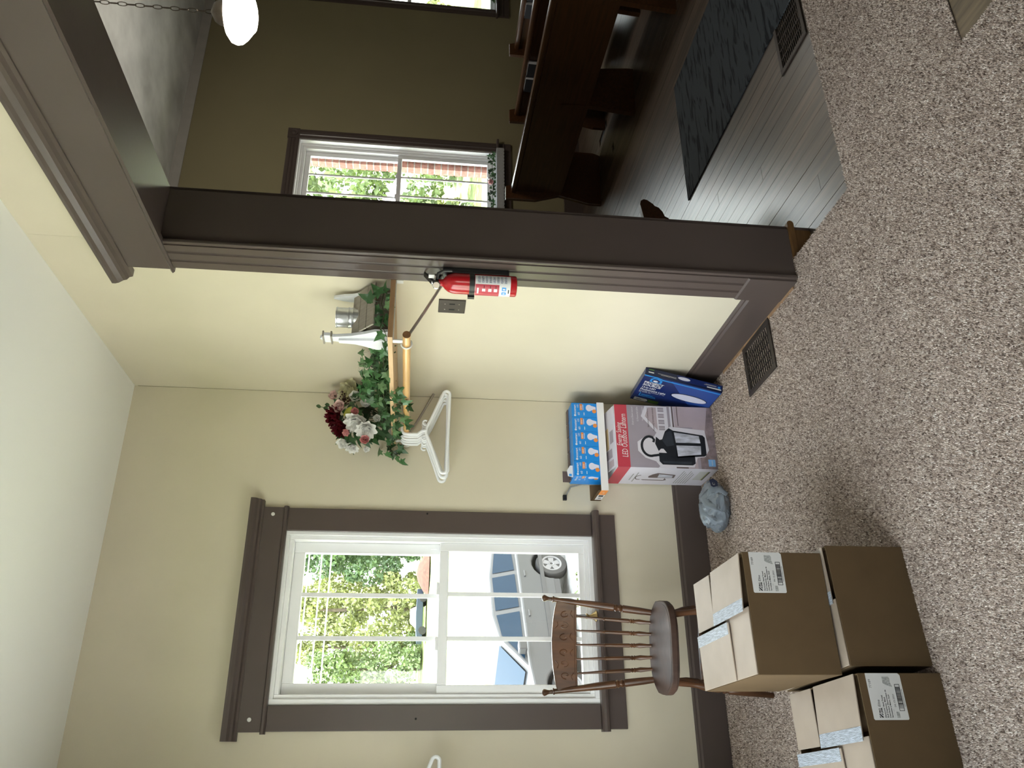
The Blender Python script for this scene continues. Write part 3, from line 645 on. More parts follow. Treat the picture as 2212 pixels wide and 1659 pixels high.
def add_leaf(parent, p, size, face, up=None, k=None):
    o = bpy.data.objects.new('leaf', IVY[k if k is not None else random.choices((0, 1, 2, 3), (4, 4, 2, 3))[0]]); COL.objects.link(o); o.parent = parent
    n = Vector(face).normalized(); u = Vector(up or (random.uniform(-1, 1), random.uniform(-1, 1), random.uniform(-1, 0.4)))
    u = u - n * u.dot(n)
    if u.length < 0.05: u = n.orthogonal()
    u.normalize(); x = u.cross(n)
    m = Matrix.Identity(4)
    for i in range(3): m[i][0] = x[i] * size; m[i][1] = u[i] * size; m[i][2] = n[i] * size; m[i][3] = p[i]
    o.matrix_local = m
    return o
iv = thing('ivy_garland', 'artificial ivy garland trailing along the shelf and over its front edge', 'garland', (0, 0, 0))
VIEW = Vector((-0.5, -0.8, 0.15))
def rface(s=0.75): return VIEW + Vector((random.gauss(0, s), random.gauss(0, s), random.gauss(0.25, s)))
# dense stretch between the church and the bouquet
n_leaf = 0
for i in range(185):
    t = random.random(); y = -0.95 + 0.83 * t
    top = 0.045 + 0.085 * math.sin(PI * min(1, t * 1.15 + 0.08)) + 0.03 * t
    z = SZ1 + random.uniform(0.012, top); x = random.uniform(-0.27, -0.09)
    add_leaf(iv, (x, y, z), random.uniform(0.036, 0.058), rface())
# leaves spilling over the front edge
for i in range(30):
    y = random.uniform(-0.80, -0.02); z = random.uniform(1.600, 1.66)
    add_leaf(iv, (-0.296 - random.uniform(0, 0.02), y, z), random.uniform(0.034, 0.05), rface(0.5), (random.uniform(-.4, .4), random.uniform(-.6, .6), -1))
for (x, y, z, s, up, k) in ((-0.31, -0.62, 1.575, 0.052, (0.2, -0.5, -1), 1), (-0.315, -0.60, 1.555, 0.05, (-0.4, 0.3, -1), 0), (-0.31, -0.74, 1.60, 0.045, (0, -1, -0.2), 3), (-0.315, -0.45, 1.585, 0.05, (0.1, 0.2, -1), 2), (-0.31, -0.40, 1.565, 0.042, (0, -0.8, -0.8), 1), (-0.31, -0.33, 1.56, 0.045, (0, -0.5, -1), 0),
                            (-0.32, -0.05, 1.60, 0.06, (-0.5, 0, -1), 1), (-0.33, -0.04, 1.625, 0.055, (-1, 0, 0.2), 0), (-0.37, -0.05, 1.61, 0.05, (-0.6, 0, -1), 1), (-0.39, -0.05, 1.585, 0.045, (-0.4, 0, -1), 3), (-0.35, -0.06, 1.66, 0.05, (-1, 0, -0.2), 1), (-0.33, -0.05, 1.69, 0.05, (-0.6, 0, 1), 2)):
    add_leaf(iv, (x, y, z), s, rface(0.3), up, k)
# right-hand end by the door casing
for (x, y, z, s, up, k) in ((-0.10, -1.155, 1.705, 0.070, (0.3, 0, 1), 0), (-0.075, -1.165, 1.675, 0.062, (0.6, 0, 0.5), 1), (-0.06, -1.16, 1.66, 0.05, (0.6, 0, -0.6), 0), (-0.135, -1.15, 1.672, 0.058, (-0.6, 0, 0.4), 0), (-0.12, -1.16, 1.652, 0.045, (-0.2, 0, -1), 2), (-0.165, -1.15, 1.655, 0.05, (-0.7, 0, -0.2), 1), (-0.18, -1.16, 1.685, 0.045, (-0.9, 0, -0.3), 3), (-0.20, -1.15, 1.66, 0.042, (-0.3, 0, 1), 0), (-0.245, -1.15, 1.656, 0.05, (-0.6, 0, 0.7), 1), (-0.09, -1.17, 1.65, 0.04, (0, 0, -1), 3), (-0.26, -1.10, 1.652, 0.045, (-1, 0.2, 0.2), 0), (-0.27, -1.05, 1.65, 0.046, (-1, 0, 0.5), 1)):
    add_leaf(iv, (x, y, z), s, rface(0.3), up, k)
vm = MB()
vm.tube([(-0.06, -1.16, 1.66), (-0.12, -1.165, 1.668), (-0.17, -1.165, 1.652), (-0.22, -1.15, 1.668), (-0.26, -1.10, 1.645), (-0.27, -1.0, 1.655), (-0.24, -0.9, 1.66), (-0.2, -0.7, 1.66), (-0.22, -0.5, 1.67), (-0.2, -0.3, 1.66), (-0.25, -0.1, 1.67), (-0.33, -0.05, 1.64), (-0.36, -0.05, 1.60), (-0.37, -0.05, 1.59)], 0.0022, 6)
vm.tube([(-0.22, -0.66, 1.66), (-0.29, -0.63, 1.63), (-0.312, -0.6, 1.58), (-0.31, -0.42, 1.57), (-0.312, -0.36, 1.545)], 0.0018, 6)
vm.tube([(-0.22, -1.15, 1.668), (-0.235, -1.16, 1.650), (-0.26, -1.15, 1.64)], 0.0015, 6)
vm.tube([(-0.312 , -0.36 + 0.009 * math.cos(a), 1.538 + 0.009 * math.sin(a)) for a in np.linspace(PI / 2, PI * 2.4, 14)], 0.0012, 5)
vm.build('vine', M['vine'], iv, smooth=True)

# ------------------------------------------------------------------ bouquet
bq = thing('flower_bouquet', 'bouquet of white, pink and burgundy artificial flowers rising from the ivy in the corner', 'flowers', (-0.20, -0.16, SZ1))
def petal(mb, mtx, w, l, cup, n=4):
    vs = []; fs = []
    for j in range(n + 1):
        t = j / n; ww = w * math.sin(PI * (0.12 + 0.80 * t)) ** 0.8; y = l * t; z = cup * t * t * l
        for s in (-1, -0.4, 0.4, 1): vs.append((s * ww, y - 0.12 * l * abs(s) * t, z + abs(s) ** 2 * ww * 0.35 + random.uniform(-1, 1) * 0.055 * l))
    for j in range(n):
        for i in range(3): a = j * 4 + i; fs.append((a, a + 1, a + 5, a + 4))
    mb.add(vs, fs, mtx)
def flower(name, p, r, rings, m, face, seed=None, lab=None):
    mb = MB(); n = Vector(face).normalized(); base = n.to_track_quat('Z', 'Y').to_matrix().to_4x4(); base.translation = Vector(p) - bq.location
    for (cnt, rad, tilt, wd, cup, off) in rings:
        for k in range(cnt):
            a = 2 * PI * k / cnt + off + random.uniform(-.15, .15)
            mtx = base @ Matrix.Rotation(a, 4, 'Z') @ Matrix.Rotation(math.radians(tilt + random.uniform(-8, 8)), 4, 'X')
            petal(mb, mtx, wd * r, rad * r, cup)
    o = mb.build(name, m, bq, smooth=True)
    if lab: o['label'] = lab
    return o
PEONY = [(10, 1.0, 8, 0.36, 0.35, 0), (10, 0.86, 26, 0.34, 0.4, 0.4), (9, 0.72, 44, 0.30, 0.35, 0.1), (8, 0.56, 60, 0.25, 0.2, 0.3), (6, 0.45, 78, 0.2, 0.1, 0.5)]
ROSE = [(5, 0.95, 18, 0.55, 0.6, 0), (5, 0.85, 48, 0.55, 0.4, 0.6), (5, 0.75, 66, 0.45, 0.2, 0.2), (4, 0.62, 80, 0.3, 0.1, 0.5)]
DAHL = [(12, 1.0, 6, 0.22, 0.4, 0), (11, 0.9, 25, 0.22, 0.5, 0.2), (10, 0.75, 45, 0.2, 0.5, 0), (8, 0.55, 65, 0.17, 0.3, 0.3)]
RANU = [(7, 0.98, 28, 0.5, 0.6, 0), (7, 0.86, 52, 0.46, 0.3, 0.3), (6, 0.62, 74, 0.34, 0.1, 0.1)]
F = (-0.42, -0.85, 0.3)
flower('hydrangea', (-0.055, -0.15, 1.842), 0.076, PEONY, M['f_cream'], (-0.2, -0.7, 0.65), lab='cream green hydrangea head')
flower('peony', (-0.252, -0.25, 1.80), 0.068, PEONY, M['f_white'], (-0.75, -0.65, 0.3), lab='large white peony')
flower('peony', (-0.292, -0.26, 1.752), 0.063, PEONY, M['f_white'], (-0.8, -0.6, 0.1), lab='large white peony')
flower('dahlia', (-0.210, -0.19, 1.908), 0.063, DAHL, M['f_red'], (-0.4, -0.7, 0.65), lab='dark burgundy dahlia')
flower('dahlia', (-0.262, -0.19, 1.878), 0.059, DAHL, M['f_red'], (-0.8, -0.6, 0.35), lab='dark burgundy dahlia')
flower('rose', (-0.169, -0.21, 1.888), 0.044, ROSE, M['f_pale'], (-0.2, -0.9, 0.3), lab='pale pink rose')
flower('rose', (-0.090, -0.15, 1.925), 0.037, ROSE, M['f_pale'], (0.2, -0.7, 0.6), lab='pale pink rose')
flower('ranunculus', (-0.211, -0.27, 1.806), 0.034, RANU, M['f_pink'], F, lab='coral pink ranunculus')
flower('ranunculus', (-0.344, -0.235, 1.758), 0.038, RANU, M['f_pink'], (-0.4, -0.9, 0.0), lab='coral pink ranunculus')
flower('rosebud', (-0.300, -0.23, 1.845), 0.029, ROSE, M['f_pink'], (-0.8, -0.4, 0.4), lab='small pink bud')
flower('white_rose', (-0.115, -0.21, 1.812), 0.044, ROSE, M['f_white'], (0.0, -0.9, 0.3))
flower('white_rose', (-0.150, -0.22, 1.768), 0.037, ROSE, M['f_white'], (-0.1, -0.9, 0.0))
flower('white_rose', (-0.335, -0.18, 1.862), 0.041, ROSE, M['f_white'], (-0.8, -0.5, 0.4))
flower('white_rose', (-0.360, -0.18, 1.820), 0.041, PEONY, M['f_white'], (-0.9, -0.5, 0.1))
flower('white_rose', (-0.232, -0.235, 1.705), 0.029, ROSE, M['f_white'], (-0.3, -0.9, 0.0))
flower('white_rose', (-0.370, -0.19, 1.755), 0.024, ROSE, M['f_white'], (-0.7, -0.5, -0.3))
mb = MB()
for k in range(46):
    p = Vector((random.gauss(-0.116, 0.020), random.gauss(-0.19, 0.018), random.gauss(1.876, 0.020))) - bq.location
    mb.lathe([(0.0, -0.004), (0.004, -0.0025), (0.0052, 0.0), (0.004, 0.003), (0.0, 0.0045)], 7, Matrix.Translation(p))
mb.build('berry_spray', M['f_berry'], bq, smooth=True, label='maroon berry spray')
for p, s, up, kk in (((-0.285, -0.235, 1.735), 0.085, (-0.2, 0, -1), 0), ((-0.335, -0.235, 1.822), 0.075, (-0.6, 0, 0.8), 0), ((-0.330, -0.245, 1.780), 0.08, (-0.7, 0, -0.5), 0), ((-0.130, -0.23, 1.83), 0.06, (0.5, 0, -0.6), 0), ((-0.17, -0.25, 1.845), 0.055, (-0.5, 0, -1), 0), ((-0.100, -0.17, 1.775), 0.07, (0.6, 0, -0.3), 1), ((-0.06, -0.15, 1.80), 0.06, (0.8, 0, 0.3), 0), ((-0.2, -0.22, 1.70), 0.07, (0, 0, -1), 1), ((-0.29, -0.2, 1.68), 0.07, (-0.5, 0, -1), 0), ((-0.12, -0.2, 1.70), 0.07, (0.5, 0, -0.8), 1), ((-0.15, -0.12, 1.75), 0.08, (0.3, 0, 1), 0), ((-0.25, -0.14, 1.78), 0.09, (-0.3, 0, 1), 0)):
    add_leaf(bq, tuple(Vector(p) - bq.location), s, rface(0.25), up, kk)
for k in range(34):
    a = random.uniform(0, 2 * PI); q = random.uniform(0.2, 1.0)
    p = (-0.215 + 0.13 * q * math.cos(a), -0.135 + random.uniform(-0.03, 0.04), 1.80 + 0.115 * q * math.sin(a))
    add_leaf(bq, tuple(Vector(p) - bq.location), random.uniform(0.045, 0.075), rface(0.5), (math.cos(a), 0, math.sin(a)), random.choice((0, 0, 1)))
mb = MB(); petal(mb, frame_mtx(Vector((-0.235, -0.262, 1.865)) - bq.location, (0.7, 0, 0.7), (-0.6, -0.1, -0.75)), 0.016, 0.062, 0.2); mb.build('lime_leaf', M['lime'], bq, smooth=True)
mb = MB()
mb.tube([tuple(Vector(p) - bq.location) for p in ((-0.16, -0.15, 1.92), (-0.15, -0.15, 1.965), (-0.145, -0.15, 1.995))], 0.0018, 6)
for p, w in (((-0.145, -0.15, 1.995), 0.011), ((-0.158, -0.155, 1.958), 0.013), ((-0.138, -0.155, 1.952), 0.012)):
    petal(mb, frame_mtx(Vector(p) - bq.location, (1, 0, 0.1), (0.05, -0.25, 1)), w, 0.026, 0.3)
mb.build('eucalyptus_sprig', M['ivy_c'], bq, smooth=True)
mb = MB()
for k in range(9):
    a = 2 * PI * k / 9; mb.tube([(0, 0, 0), (0.03 * math.cos(a), 0.02 * math.sin(a), 0.07), (0.09 * math.cos(a), 0.05 * math.sin(a), 0.15)], 0.002, 5)
mb.lathe([(0.05, 0.0), (0.055, 0.04), (0.045, 0.06), (0.0, 0.06)], 16)
mb.build('stems', M['vine'], bq)

# ------------------------------------------------------------------ switch plate
sw = thing('switch_plate', 'brown metal double switch plate on the cream wall beside the fire extinguisher', 'switch plate', (0, -0.974, 1.380))
MB().box(-0.006, 0, -0.054, 0.054, -0.0575, 0.0575).build('plate', M['bronze'], sw, bevel=0.002)
for dy in (-0.023, 0.023):
    MB().box(-0.0066, -0.0055, dy - 0.005, dy + 0.005, -0.012, 0.012).build('switch_slot', M['dark'], sw)
    for dz in (-0.030, 0.030):
        MB().lathe([(0.0032, 0), (0.0032, 0.0006), (0.002, 0.0012)], 8, frame_mtx((-0.006, dy, dz), (0, -1, 0), (0, 0, 1))).build('screw', M['chrome'], sw)

# ------------------------------------------------------------------ fire extinguisher on the door casing
R_ = 0.041
ex = thing('fire_extinguisher', 'small red fire extinguisher strapped to the brown door casing', 'fire extinguisher', (-0.078, -1.280, 1.141))
MB().lathe([(0.036, 0.0), (0.0395, 0.002), (R_, 0.007), (R_, 0.235), (0.0395, 0.252), (0.034, 0.268), (0.025, 0.280), (0.017, 0.286), (0.014, 0.290), (0.014, 0.304), (0.0, 0.304)], 40).build('cylinder', M['red'], ex, smooth=True)
MB().box(R_ - 0.006, 0.0575, -0.024, 0.024, 0.03, 0.29).build('wall_bracket', M['black'], ex, bevel=0.002)
MB().lathe([(R_ + 0.0004, 0.166), (R_ + 0.0022, 0.166), (R_ + 0.0022, 0.186), (R_ + 0.0004, 0.186)], 40).box(-0.040, -0.022, 0.030, 0.046, 0.163, 0.189).build('strap', M['black'], ex, smooth=True)
MB().lathe([(0.011, 0.304), (0.013, 0.306), (0.013, 0.318), (0.009, 0.320), (0.009, 0.332), (0.0, 0.332)], 16).build('valve', M['chrome'], ex, smooth=True)
MB().prism([(0.012, 0.316), (0.052, 0.300), (0.056, 0.294), (0.050, 0.293), (0.012, 0.306)], -0.008, 0.008, 'x', Matrix.Rotation(math.radians(-60), 4, 'Z')).build('carry_handle', M['black'], ex, bevel=0.001)
MB().prism([(-0.018, 0.324), (0.020, 0.344), (0.058, 0.364), (0.060, 0.357), (0.022, 0.334), (-0.018, 0.312)], -0.010, 0.010, 'x', Matrix.Rotation(math.radians(-62), 4, 'Z')).build('squeeze_lever', M['black'], ex, bevel=0.001)
MB().lathe([(0.0145, 0), (0.0155, 0.003), (0.0155, 0.010), (0.013, 0.012), (0.0, 0.012)], 20, frame_mtx((-0.018, -0.010, 0.314), (0.8, -0.55, 0), (0, 0.0, 1))).build('gauge', M['chrome'], ex, smooth=True)
MB().lathe([(0.0122, 0.0121), (0.0122, 0.0126), (0.0, 0.0126)], 20, frame_mtx((-0.018, -0.010, 0.314), (0.8, -0.55, 0), (0, 0.0, 1))).build('gauge_dial', M['gauge'], ex)
MB().tube([(0.008, -0.012, 0.312), (0.022, -0.032, 0.308), (0.030, -0.040, 0.285), (0.031, -0.041, 0.255)], 0.006, 8).build('nozzle_hose', M['black'], ex, smooth=True)
MB().box(0.010, 0.016, -0.035, -0.012, 0.322, 0.345).build('pull_pin_tag', M['white_metal'], ex, bevel=0.001)
def curved(name, a0, a1, z0, z1, m, layer=1, n=10, **kw):
    mb = MB(); rr = R_ + 0.0003 * layer; vs = []; fs = []
    for k in range(n + 1):
        a = math.radians(a0 + (a1 - a0) * k / n); vs += [(rr * math.cos(a), rr * math.sin(a), z0), (rr * math.cos(a), rr * math.sin(a), z1)]
    for k in range(n): fs.append((2 * k, 2 * k + 2, 2 * k + 3, 2 * k + 1))
    return mb.add(vs, fs).build(name, m, ex, smooth=True, **kw)
curved('paper_label', -205, -60, 0.026, 0.164, M['white'], 1, 24)
curved('red_panel', -205, -118, 0.070, 0.163, M['red_print'], 2, 14)
for k in range(8):
    z = 0.040 + k * 0.0148
    curved('printed_text', -110, -66, z, z + 0.0105, M['gtext'], 2, 8)
for z, w in ((0.078, 9), (0.100, 9), (0.124, 8)):
    curved('pictogram', -150 - w, -150 + w, z, z + 0.013, M['white'], 3, 6)
    curved('pictogram_stroke', -139, -124, z + 0.004, z + 0.0065, M['ink'], 3, 4)
curved('panel_heading', -175, -138, 0.150, 0.157, M['white'], 3, 8)
curved('class_symbol', -150, -130, 0.043, 0.060, M['azure'], 2, 6); curved('class_symbol_mark', -145, -137, 0.047, 0.056, M['white'], 3, 3)
curved('class_symbol', -178, -158, 0.043, 0.060, M['azure'], 2, 6); curved('class_symbol_mark', -172, -164, 0.047, 0.056, M['white'], 3, 3)
curved('class_letters', -165, -142, 0.0315, 0.0355, M['ink'], 2, 5)

# ------------------------------------------------------------------ floor vents
def floor_vent(label, loc, rz, ln=0.300, wd=0.245):
    t = thing('floor_vent', label, 'vent', loc, rz)
    b = 0.026
    frame_ = MB().box(-ln / 2, ln / 2, -wd / 2, -wd / 2 + b, 0, 0.007).box(-ln / 2, ln / 2, wd / 2 - b, wd / 2, 0, 0.007).box(-ln / 2, -ln / 2 + b, -wd / 2 + b, wd / 2 - b, 0, 0.007).box(ln / 2 - b, ln / 2, -wd / 2 + b, wd / 2 - b, 0, 0.007)
    frame_.build('frame', M['bronze'], t, bevel=0.0025)
    MB().box(-ln / 2 + b, ln / 2 - b, -wd / 2 + b, wd / 2 - b, -0.0035, -0.003).build('duct', M['dark'], t)  # thin black sheet stands in for the shade down the duct
    iw = wd - 2 * b; il = ln - 2 * b
    for k in range(1, 5):
        y = -iw / 2 + iw * k / 5; MB().box(-il / 2, il / 2, y - 0.0018, y + 0.0018, -0.0028, 0.0058).build('bar', M['bronze'], t)
    nf = 13
    for j in range(5):
        for k in range(nf):
            x = -il / 2 + il * (k + 0.5) / nf; y = -iw / 2 + iw * (j + 0.5) / 5
            f_ = MB().box(-0.0052, 0.0052, -iw / 10 + 0.003, iw / 10 - 0.003, -0.0009, 0.0009, Matrix.Translation((x + (0.004 if j % 2 else 0), y, 0.0005)) @ Matrix.Rotation(math.radians(52 if j % 2 else 46), 4, 'Y'))
            f_.build('louver', M['louver'], t)
    return t
floor_vent('brown louvered floor vent set in the carpet by the right baseboard', (-0.1525, -0.912, 0.0), PI / 2 + 0.03)
floor_vent('brown floor vent on the dark planks at the end of the grey mat', (1.222, -1.500, FZ + 0.001), PI / 2, 0.252, 0.304)

# ------------------------------------------------------------------ cartons
CW, CD, CH = 0.355, 0.442, 0.25
def carton(label, loc, rz, flaps=True, lab=None, tilt=1.0):
    t = thing('cardboard_box', label, 'box', loc, rz, 'brown cartons in the left stack')
    w, d, h, k = CW / 2, CD / 2, CH, 0.004
    b = MB().box(-w, w, -d, -d + k, 0, h).box(-w, w, d - k, d, 0, h).box(-w, -w + k, -d + k, d - k, 0, h).box(w - k, w, -d + k, d - k, 0, h).box(-w + k, w - k, -d + k, d - k, 0, k)
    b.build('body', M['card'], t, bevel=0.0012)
    MB().box(-w + 0.006, w - 0.006, -d + 0.006, d - 0.006, h - 0.035, h - 0.033).build('packing', M['card_in'], t)
    def flap(name, x0, x1, y0, y1, z, rot=None, piv=None, m=None):
        mm = Matrix.Identity(4)
        if rot: mm = Matrix.Translation(piv) @ Matrix.Rotation(math.radians(rot[0]), 4, rot[1]) @ Matrix.Translation(-Vector(piv))
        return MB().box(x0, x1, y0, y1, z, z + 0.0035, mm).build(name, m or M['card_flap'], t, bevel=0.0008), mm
    if flaps:
        flap('minor_flap', -w + 0.003, 0.015, -d + 0.003, -0.03, h + 0.0005)
        f1, m1 = flap('flap', -w + 0.002, -0.004, -d * 0.30, d - 0.002, h + 0.0045, (-1.2 * tilt, 'Y'), (-w, 0, h))
        MB().box(-0.038, -0.002, -d * 0.26, d + 0.004, h + 0.0082, h + 0.0088, m1).build('tape', M['tape'], f1, bevel=0.0002)
        flap('flap', 0.010, w - 0.001, d * 0.34, d - 0.002, h + 0.0045, (2.0 * tilt, 'X'), (0, d, h))
        f2, m2 = flap('flap', 0.004, w - 0.001, -d + 0.012, d * 0.20, h + 0.0045, (3.0 * tilt, 'Y'), (w, 0, h))
        MB().box(0.002, 0.040, -d + 0.010, d * 0.19, h + 0.0082, h + 0.0088, m2).build('tape', M['tape'], f2, bevel=0.0002)
        flap('minor_flap', 0.03, w - 0.003, -d + 0.02, -0.02, h - 0.02, None, None, M['card_in'])
    if lab:
        Fm = frame_mtx((w - 0.123, -d, h - 0.125 + lab[1]), (1, 0, 0), (0, 0, 1))
        pts = [(0.003, 0), (0.117, 0), (0.120, 0.003), (0.1225, 0.006), (0.1225, 0.103), (0.003, 0.103), (0, 0.100), (0, 0.003)]
        lb = decal('shipping_label', pts, M['label'], Fm, t, 1)
        L = lambda s, sz, x, y, m='ink', **kw: lettering(s, sz, M[m], Fm, lb, x, y, 2, **kw)
        L('77189', 0.0095, 0.083, 0.0915)
        # mark of the maker: a square cut by two white strokes
        decal('logo', rect(0.006, 0.074, 0.016, 0.085), M['ink'], Fm, lb, 2); decal('logo_stroke', [(0.006, 0.081), (0.006, 0.0785), (0.014, 0.085), (0.0115, 0.085)], M['label'], Fm, lb, 3); decal('logo_stroke', [(0.008, 0.074), (0.011, 0.074), (0.016, 0.080), (0.016, 0.0825)], M['label'], Fm, lb, 3)
        L('PRO', 0.0065, 0.0175, 0.0795, bold=0.0003); L('LINK', 0.0065, 0.0175, 0.0735, bold=0.0003); L('Elite', 0.0105, 0.034, 0.0765, shear=0.12)
        for k, s in enumerate(('Electronic Hand Towel', 'Roll Dispenser, Black', 'Distributeur Électronique de', 'Serviettes à Mains, Noir')):
            L(s, 0.0062, 0.006, 0.0655 - k * 0.0068, bold=0.00012)
        L('1 unit / case', 0.0045, 0.006, 0.039, 'ink_grey')
        L(lab[0], 0.0075, 0.033, 0.0305)
        decal('smudged_print', rect(0.005, 0.025, 0.021, 0.034), M['ink_grey'], Fm, lb, 2)
        decal('smudged_print', [(0.086, 0.030), (0.098, 0.034), (0.108, 0.033), (0.113, 0.036), (0.113, 0.055), (0.096, 0.056), (0.091, 0.048)], M['ink_grey'], Fm, lb, 2)
        x0, x1, y0, y1 = 0.023, 0.093, 0.008, 0.023
        for r_ in (rect(x0, y0, x1, y0 + 0.0014), rect(x0, y1 - 0.0014, x1, y1), rect(x0, y0, x0 + 0.0014, y1), rect(x1 - 0.0014, y0, x1, y1)): decal('barcode_frame', r_, M['ink'], Fm, lb, 2)
        rr = random.Random(5); x = x0 + 0.007
        mb = MB()
        while x < x1 - 0.008:
            bwid = rr.choice((0.0005, 0.0005, 0.001, 0.0015)); mb.prism(rect(x, y0 + 0.001, x + bwid, y1 - 0.001), 0.0006, 0.0008, 'z', Fm); x += bwid + rr.choice((0.0005, 0.0008, 0.0014))
        mb.build('barcode', M['ink'], lb)
        decal('barcode_digits', rect(0.034, 0.0035, 0.080, 0.0058), M['ink_grey'], Fm, lb, 2)
    return t
carton('brown carton with white label on top of the stack in front of the chair', (-1.387, -1.432, 0.2605), 0.03, True, ('04-12-2021', 0.002))
carton('plain brown carton under the labelled one, without a label', (-1.379, -1.461, 0.0), 0.085, True, None, 0.0)
carton('open brown carton with white label on the carpet left of the stack', (-1.7485, -1.512, 0.0), 0.06, True, ('04-13-2021', 0.0))

# ------------------------------------------------------------------ lantern box
lb = thing('lantern_box', 'tall printed carton with a black outdoor lantern picture and red band, in the corner', 'box', (-0.295, -0.150, 0.0))
BW, BD, BH = 0.335, 0.266, 0.515
w, d = BW / 2, BD / 2
MB().box(-w, w, -d, d, 0, BH).build('carton', M['white'], lb, bevel=0.0015)
Ff = frame_mtx((-w, -d, 0), (1, 0, 0), (0, 0, 1)); Fs = frame_mtx((-w, d, 0), (0, -1, 0), (0, 0, 1)); Ft = frame_mtx((-w, -d, BH), (1, 0, 0), (0, 1, 0))
U = lambda pts: [(u * BW, v * BH) for u, v in pts]
D = lambda nm, pts, m, l=1: decal(nm, U(pts), M[m], Ff, lb, l)
D('photo_sky', rect(0, 0, 1, 0.885), 'pgrey', 1)
D('red_band', rect(0, 0.875, 1, 1), 'red_print', 2)
D('photo_roof', [(0, 0.60), (0.22, 0.44), (0.22, 0.30), (0, 0.30)], 'pwhite', 2)
D('photo_wall', [(0.40, 0.44), (1, 0.44), (1, 0.20), (0.0, 0.20), (0.0, 0.40), (0.2, 0.40)], 'pmauve', 2)
D('photo_stones', [(0, 0), (1, 0), (1, 0.05), (0.56, 0.10), (0.55, 0.17), (0.0, 0.17)], 'pstone', 2)
D('photo_ground', [(0.55, 0.10), (1, 0.05), (1, 0.21), (0.55, 0.21)], 'pmauve', 3)
D('photo_gable', [(0.99, 0.69), (0.82, 0.735), (0.53, 0.575), (0.53, 0.40), (0.99, 0.40)], 'pwhite', 3)
D('photo_gable_face', [(0.97, 0.655), (0.82, 0.695), (0.60, 0.575), (0.97, 0.575)], 'pmauve', 4)
D('photo_eave', rect(0.52, 0.44, 1.0, 0.465), 'pgrey', 4); D('photo_lintel', rect(0.60, 0.405, 1.0, 0.42), 'ebrown', 4); D('photo_post', rect(0.68, 0.36, 1.0, 0.367), 'ebrown', 4)
for k in range(4):
    u = 0.60 + k * 0.10; D('photo_window', rect(u, 0.50, u + 0.07, 0.56), 'pgrey', 4); D('photo_window_bar', rect(u + 0.03, 0.50, u + 0.036, 0.56), 'pwhite', 5)
D('photo_steps', rect(0.0, 0.30, 0.05, 0.42), 'ebrown', 3); D('photo_panel', rect(0.58, 0.22, 0.66, 0.35), 'pgrey', 3)
# picture of the lantern: white halo, then the black body
halo = [(0.10, 0.62), (0.15, 0.72), (0.26, 0.79), (0.40, 0.79), (0.48, 0.72), (0.47, 0.63), (0.56, 0.59), (0.60, 0.50), (0.66, 0.45), (0.62, 0.10), (0.30, 0.075), (0.19, 0.12), (0.17, 0.20), (0.02, 0.24), (0.02, 0.58)]
D('lantern_halo', halo, 'pwhite', 6)
cu = [(0.20, 0.585)] + [(0.335 - 0.155 * math.cos(t), 0.665 + 0.085 * math.sin(t)) for t in np.linspace(-0.3, PI * 0.98, 16)] + [(0.478, 0.640), (0.44, 0.622), (0.40, 0.632)] 
def stroke(pts, wd):
    L_, R2 = [], []
    for i, p in enumerate(pts):
        a = Vector(pts[max(i - 1, 0)]); b = Vector(pts[min(i + 1, len(pts) - 1)]); tt = Vector(((b - a).x * BW, (b - a).y * BH)).normalized(); nn = Vector((-tt.y / BW, tt.x / BH)) * wd
        L_.append((p[0] + nn.x, p[1] + nn.y)); R2.append((p[0] - nn.x, p[1] - nn.y))
    return L_, R2
L_, R2 = stroke(cu, 0.0062); mb = MB()
for i in range(len(cu) - 1): mb.prism(U([L_[i], R2[i], R2[i + 1], L_[i + 1]]), 0.0024, 0.0030, 'z', Ff)
mb.build('lantern_scroll', M['pblack'], lb)
D('lantern_backplate', [(0.05, 0.555), (0.10, 0.585), (0.235, 0.585), (0.235, 0.235), (0.20, 0.225), (0.08, 0.225), (0.05, 0.255)], 'pblack', 7)
D('lantern_cap', [(0.38, 0.615), (0.49, 0.600), (0.44, 0.565), (0.45, 0.54), (0.58, 0.505), (0.635, 0.465), (0.60, 0.425), (0.16, 0.405), (0.165, 0.47), (0.30, 0.535), (0.30, 0.56), (0.26, 0.585)], 'pblack', 8)
D('lantern_body', [(0.60, 0.430), (0.535, 0.125), (0.50, 0.105), (0.22, 0.105), (0.195, 0.130), (0.165, 0.41)], 'pblack', 7)
D('lantern_glass', [(0.570, 0.415), (0.52, 0.165), (0.405, 0.155), (0.405, 0.405)], 'pglass', 8)
D('lantern_glass', [(0.36, 0.402), (0.36, 0.155), (0.225, 0.160), (0.185, 0.395)], 'pglass', 8)
D('lantern_cap_sheen', [(0.60, 0.440), (0.36, 0.425), (0.34, 0.50), (0.44, 0.545), (0.56, 0.50)], 'pslate', 9); D('lantern_plate_sheen', [(0.07, 0.54), (0.105, 0.555), (0.105, 0.26), (0.07, 0.27)], 'pslate', 8); D('lantern_mullion', rect(0.365, 0.15, 0.40, 0.405), 'pblack', 9)
D('energy_badge', rect(0.04, 0.025, 0.15, 0.095), 'sky_print', 7); D('energy_badge_line', rect(0.055, 0.055, 0.135, 0.06), 'pwhite', 8)
lettering('Energy Saving', 0.036, M['white'], Ff, lb, 0.330 * BW, 0.945 * BH, 3, shear=0.12, fit=0.37 * BW)
lettering('LED Outdoor Lantern', 0.042, M['white'], Ff, lb, 0.150 * BW, 0.892 * BH, 3, shear=0.12, fit=0.69 * BW)
